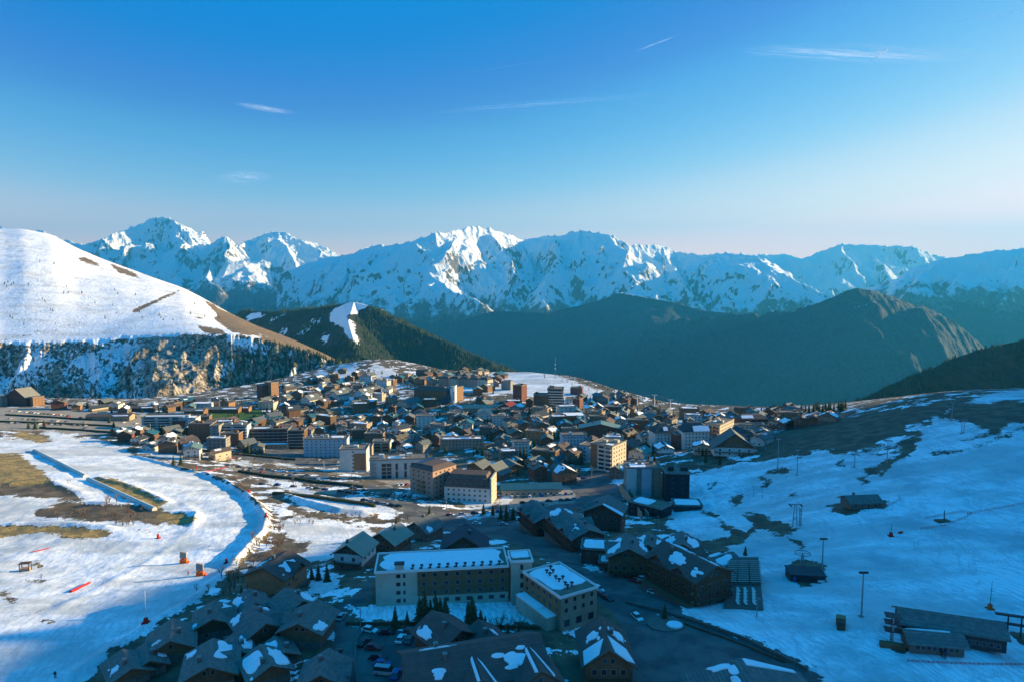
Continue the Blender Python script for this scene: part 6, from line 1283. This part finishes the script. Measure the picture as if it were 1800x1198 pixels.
# ------------------------------------------------------------------ people
def person(px, py, cloth, label, yaw=0, skis=False, at_=None, crouch=0):
    g_ = at_ or G(px, py); t = empty('person', g_, yaw)
    V = [(0, 0, .95), (0, 0, 1.2), (0, .0, 1.42), (0, 0, 1.52), (0, -.01, 1.66), (.11, 0, .92), (.13, -.06, .5), (.14, 0, .08), (.14, -.16, .04), (-.11, 0, .92), (-.15, .04, .5), (-.16, .06, .08), (-.16, -.1, .04), (.2, 0, 1.4), (.3, -.05, 1.12), (.32, -.22, .92), (-.2, 0, 1.4), (-.3, -.02, 1.12), (-.3, -.2, .94)]
    E = [(0, 1), (1, 2), (2, 3), (3, 4), (0, 5), (5, 6), (6, 7), (7, 8), (0, 9), (9, 10), (10, 11), (11, 12), (2, 13), (13, 14), (14, 15), (2, 16), (16, 17), (17, 18)]
    RD = [.16, .15, .16, .06, .11, .1, .07, .055, .05, .1, .07, .055, .05, .08, .06, .05, .08, .06, .05]
    me = bpy.data.meshes.new('person_body'); me.from_pydata(V, E, []); me.materials.append(MATS['cloth_dark']); o = link('body', me, t)
    md = o.modifiers.new('Skin', 'SKIN'); 
    if not me.skin_vertices: me.attributes.new('skin', 'FLOAT', 'POINT')
    try:
        for sv, r_ in zip(me.skin_vertices[0].data, RD): sv.radius = (r_, r_)
        me.skin_vertices[0].data[0].use_root = True
    except Exception: pass
    o.modifiers.new('Subdivision', 'SUBSURF').levels = 1
    MB().tube((0, 0, .95), (0, 0, 1.22), .21, .19, cloth, 10).tube((0, 0, 1.22), (0, 0, 1.46), .19, .12, cloth, 10).tube((.2, 0, 1.42), (.3, -.05, 1.1), .10, .085, cloth, 8).tube((-.2, 0, 1.42), (-.3, -.02, 1.1), .10, .085, cloth, 8).build('jacket', t)
    MB().tube((0, -.01, 1.66), (0, .0, 1.80), .13, .06, cloth, 10).build('hat', t)
    if skis:
        for sx in (-.14, .14): MB().box(sx - .05, sx + .05, -.9, .8, 0, .03, 'red_paint').build('ski', t)
    tag(t, label, 'person')
person(97, 1189, 'cloth_dark', 'skier in dark clothes standing on the shaded lower left piste', 20, True)
person(331, 1011, 'cloth_red', 'person in red jacket beside the orange padded posts', 60)
person(1655, 1152, 'cloth_dark', 'person in dark jacket before the glazed lift hut', 10, True); person(1662, 1154, 'cloth_blue', 'person in blue jacket beside the glazed lift hut', -40, True)
auto_labels()
# ------------------------------------------------------------------ high thin clouds and a vapour trail (above the haze)
cm = bpy.data.materials.new('cirrus'); cm.use_nodes = True; t = cm.node_tree; t.nodes.clear()
oo = t.nodes.new('ShaderNodeOutputMaterial'); tr_ = t.nodes.new('ShaderNodeBsdfTransparent'); df = t.nodes.new('ShaderNodeBsdfTranslucent'); d2 = t.nodes.new('ShaderNodeBsdfDiffuse'); mx = t.nodes.new('ShaderNodeMixShader'); ad = t.nodes.new('ShaderNodeMixShader')
tc = t.nodes.new('ShaderNodeTexCoord'); mp = t.nodes.new('ShaderNodeMapping'); mp.inputs['Scale'].default_value = (1.3, 3.6, 1); ns = t.nodes.new('ShaderNodeTexNoise'); ns.inputs['Scale'].default_value = 2.5; ns.inputs['Detail'].default_value = 8; ns.inputs['Roughness'].default_value = .62; ns.inputs['Distortion'].default_value = .6
oi = t.nodes.new('ShaderNodeObjectInfo'); va = t.nodes.new('ShaderNodeVectorMath'); t.links.new(tc.outputs['Generated'], mp.inputs[0]); t.links.new(mp.outputs[0], va.inputs[0]); cx_ = t.nodes.new('ShaderNodeCombineXYZ'); mm = t.nodes.new('ShaderNodeMath'); mm.operation = 'MULTIPLY'; mm.inputs[1].default_value = 40
t.links.new(oi.outputs['Random'], mm.inputs[0]); t.links.new(mm.outputs[0], cx_.inputs[0]); t.links.new(cx_.outputs[0], va.inputs[1]); t.links.new(va.outputs[0], ns.inputs['Vector'])
gr_ = t.nodes.new('ShaderNodeTexGradient'); gr_.gradient_type = 'SPHERICAL'; m2 = t.nodes.new('ShaderNodeMapping'); m2.inputs['Location'].default_value = (-1, -1, 0); m2.inputs['Scale'].default_value = (2, 2, 0); t.links.new(tc.outputs['Generated'], m2.inputs[0]); t.links.new(m2.outputs[0], gr_.inputs[0])
mr = t.nodes.new('ShaderNodeMapRange'); mr.inputs[1].default_value = .38; mr.inputs[2].default_value = .75; t.links.new(ns.outputs[0], mr.inputs[0]); ml = t.nodes.new('ShaderNodeMath'); ml.operation = 'MULTIPLY'; t.links.new(mr.outputs[0], ml.inputs[0]); t.links.new(gr_.outputs[0], ml.inputs[1])
gn = t.nodes.new('ShaderNodeMath'); gn.operation = 'MULTIPLY'; gn.inputs[1].default_value = 1.4; gn.use_clamp = True; t.links.new(ml.outputs[0], gn.inputs[0])
t.links.new(df.outputs[0], ad.inputs[1]); t.links.new(d2.outputs[0], ad.inputs[2]); t.links.new(gn.outputs[0], mx.inputs[0]); t.links.new(tr_.outputs[0], mx.inputs[1]); t.links.new(ad.outputs[0], mx.inputs[2]); t.links.new(mx.outputs[0], oo.inputs['Surface'])
MATS['cirrus'] = cm
for i, (x0, y0, x1, y1, wd_) in enumerate([(735, 200, 1190, 163, 34), (765, 137, 1010, 98, 36), (1330, 80, 1640, 112, 80), (415, 180, 520, 202, 12), (385, 305, 475, 318, 16), (1115, 92, 1190, 62, 12), (1690, 40, 1830, 8, 22)]):
    Yc = 26000; a, b = Vector(P(x0, y0, Yc)), Vector(P(x1, y1, Yc)); c_ = (a + b) / 2; L_ = (b - a).length; Wd = wd_ * Yc / 1200 * 9
    me = bpy.data.meshes.new('cloud'); me.from_pydata([(-L_ / 2, -Wd / 2, 0), (L_ / 2, -Wd / 2, 0), (L_ / 2, Wd / 2, 0), (-L_ / 2, Wd / 2, 0)], [], [(0, 1, 2, 3)]); me.materials.append(cm)
    o = link('cloud', me); o.location = c_; an = math.atan2((b - a).z, (b - a).x); tv = (c_ - Vector(cam.location)).normalized(); xv = (b - a).normalized(); zv = (xv.cross(Vector((0, .96, .28)))).normalized(); yv = zv.cross(xv)
    o.rotation_euler = Matrix((xv, yv, zv)).transposed().to_euler(); tag(o, kind='stuff')
a, b = Vector(P(1526, 111, 25000)), Vector(P(1561, 86, 25000)); tm = NB('vapour', 1.0); tm.color((.9, .9, .9)); tag(MB().tube(a, b, 14, 30, 'vapour', 6).build('vapour_trail'), kind='stuff')
# ------------------------------------------------------------------ haze
HAZE = 4.6e-5
me = bpy.data.meshes.new('haze'); bm = bmesh.new(); bmesh.ops.create_cube(bm, size=1.0)
bmesh.ops.scale(bm, vec=(46000, 46000, 1312 + 1750), verts=bm.verts); bmesh.ops.translate(bm, vec=(0, 0, (1750 - 1312) / 2), verts=bm.verts)
bm.to_mesh(me); bm.free()
hm = bpy.data.materials.new('haze_air'); hm.use_nodes = True; t = hm.node_tree; t.nodes.clear()
oo = t.nodes.new('ShaderNodeOutputMaterial'); pv_ = t.nodes.new('ShaderNodeVolumePrincipled')
pv_.inputs['Density'].default_value = HAZE; pv_.inputs['Color'].default_value = (.04, .40, .80, 1); pv_.inputs['Anisotropy'].default_value = 0.2
t.links.new(pv_.outputs[0], oo.inputs['Volume']); me.materials.append(hm)
tag(link('haze', me), kind='stuff')
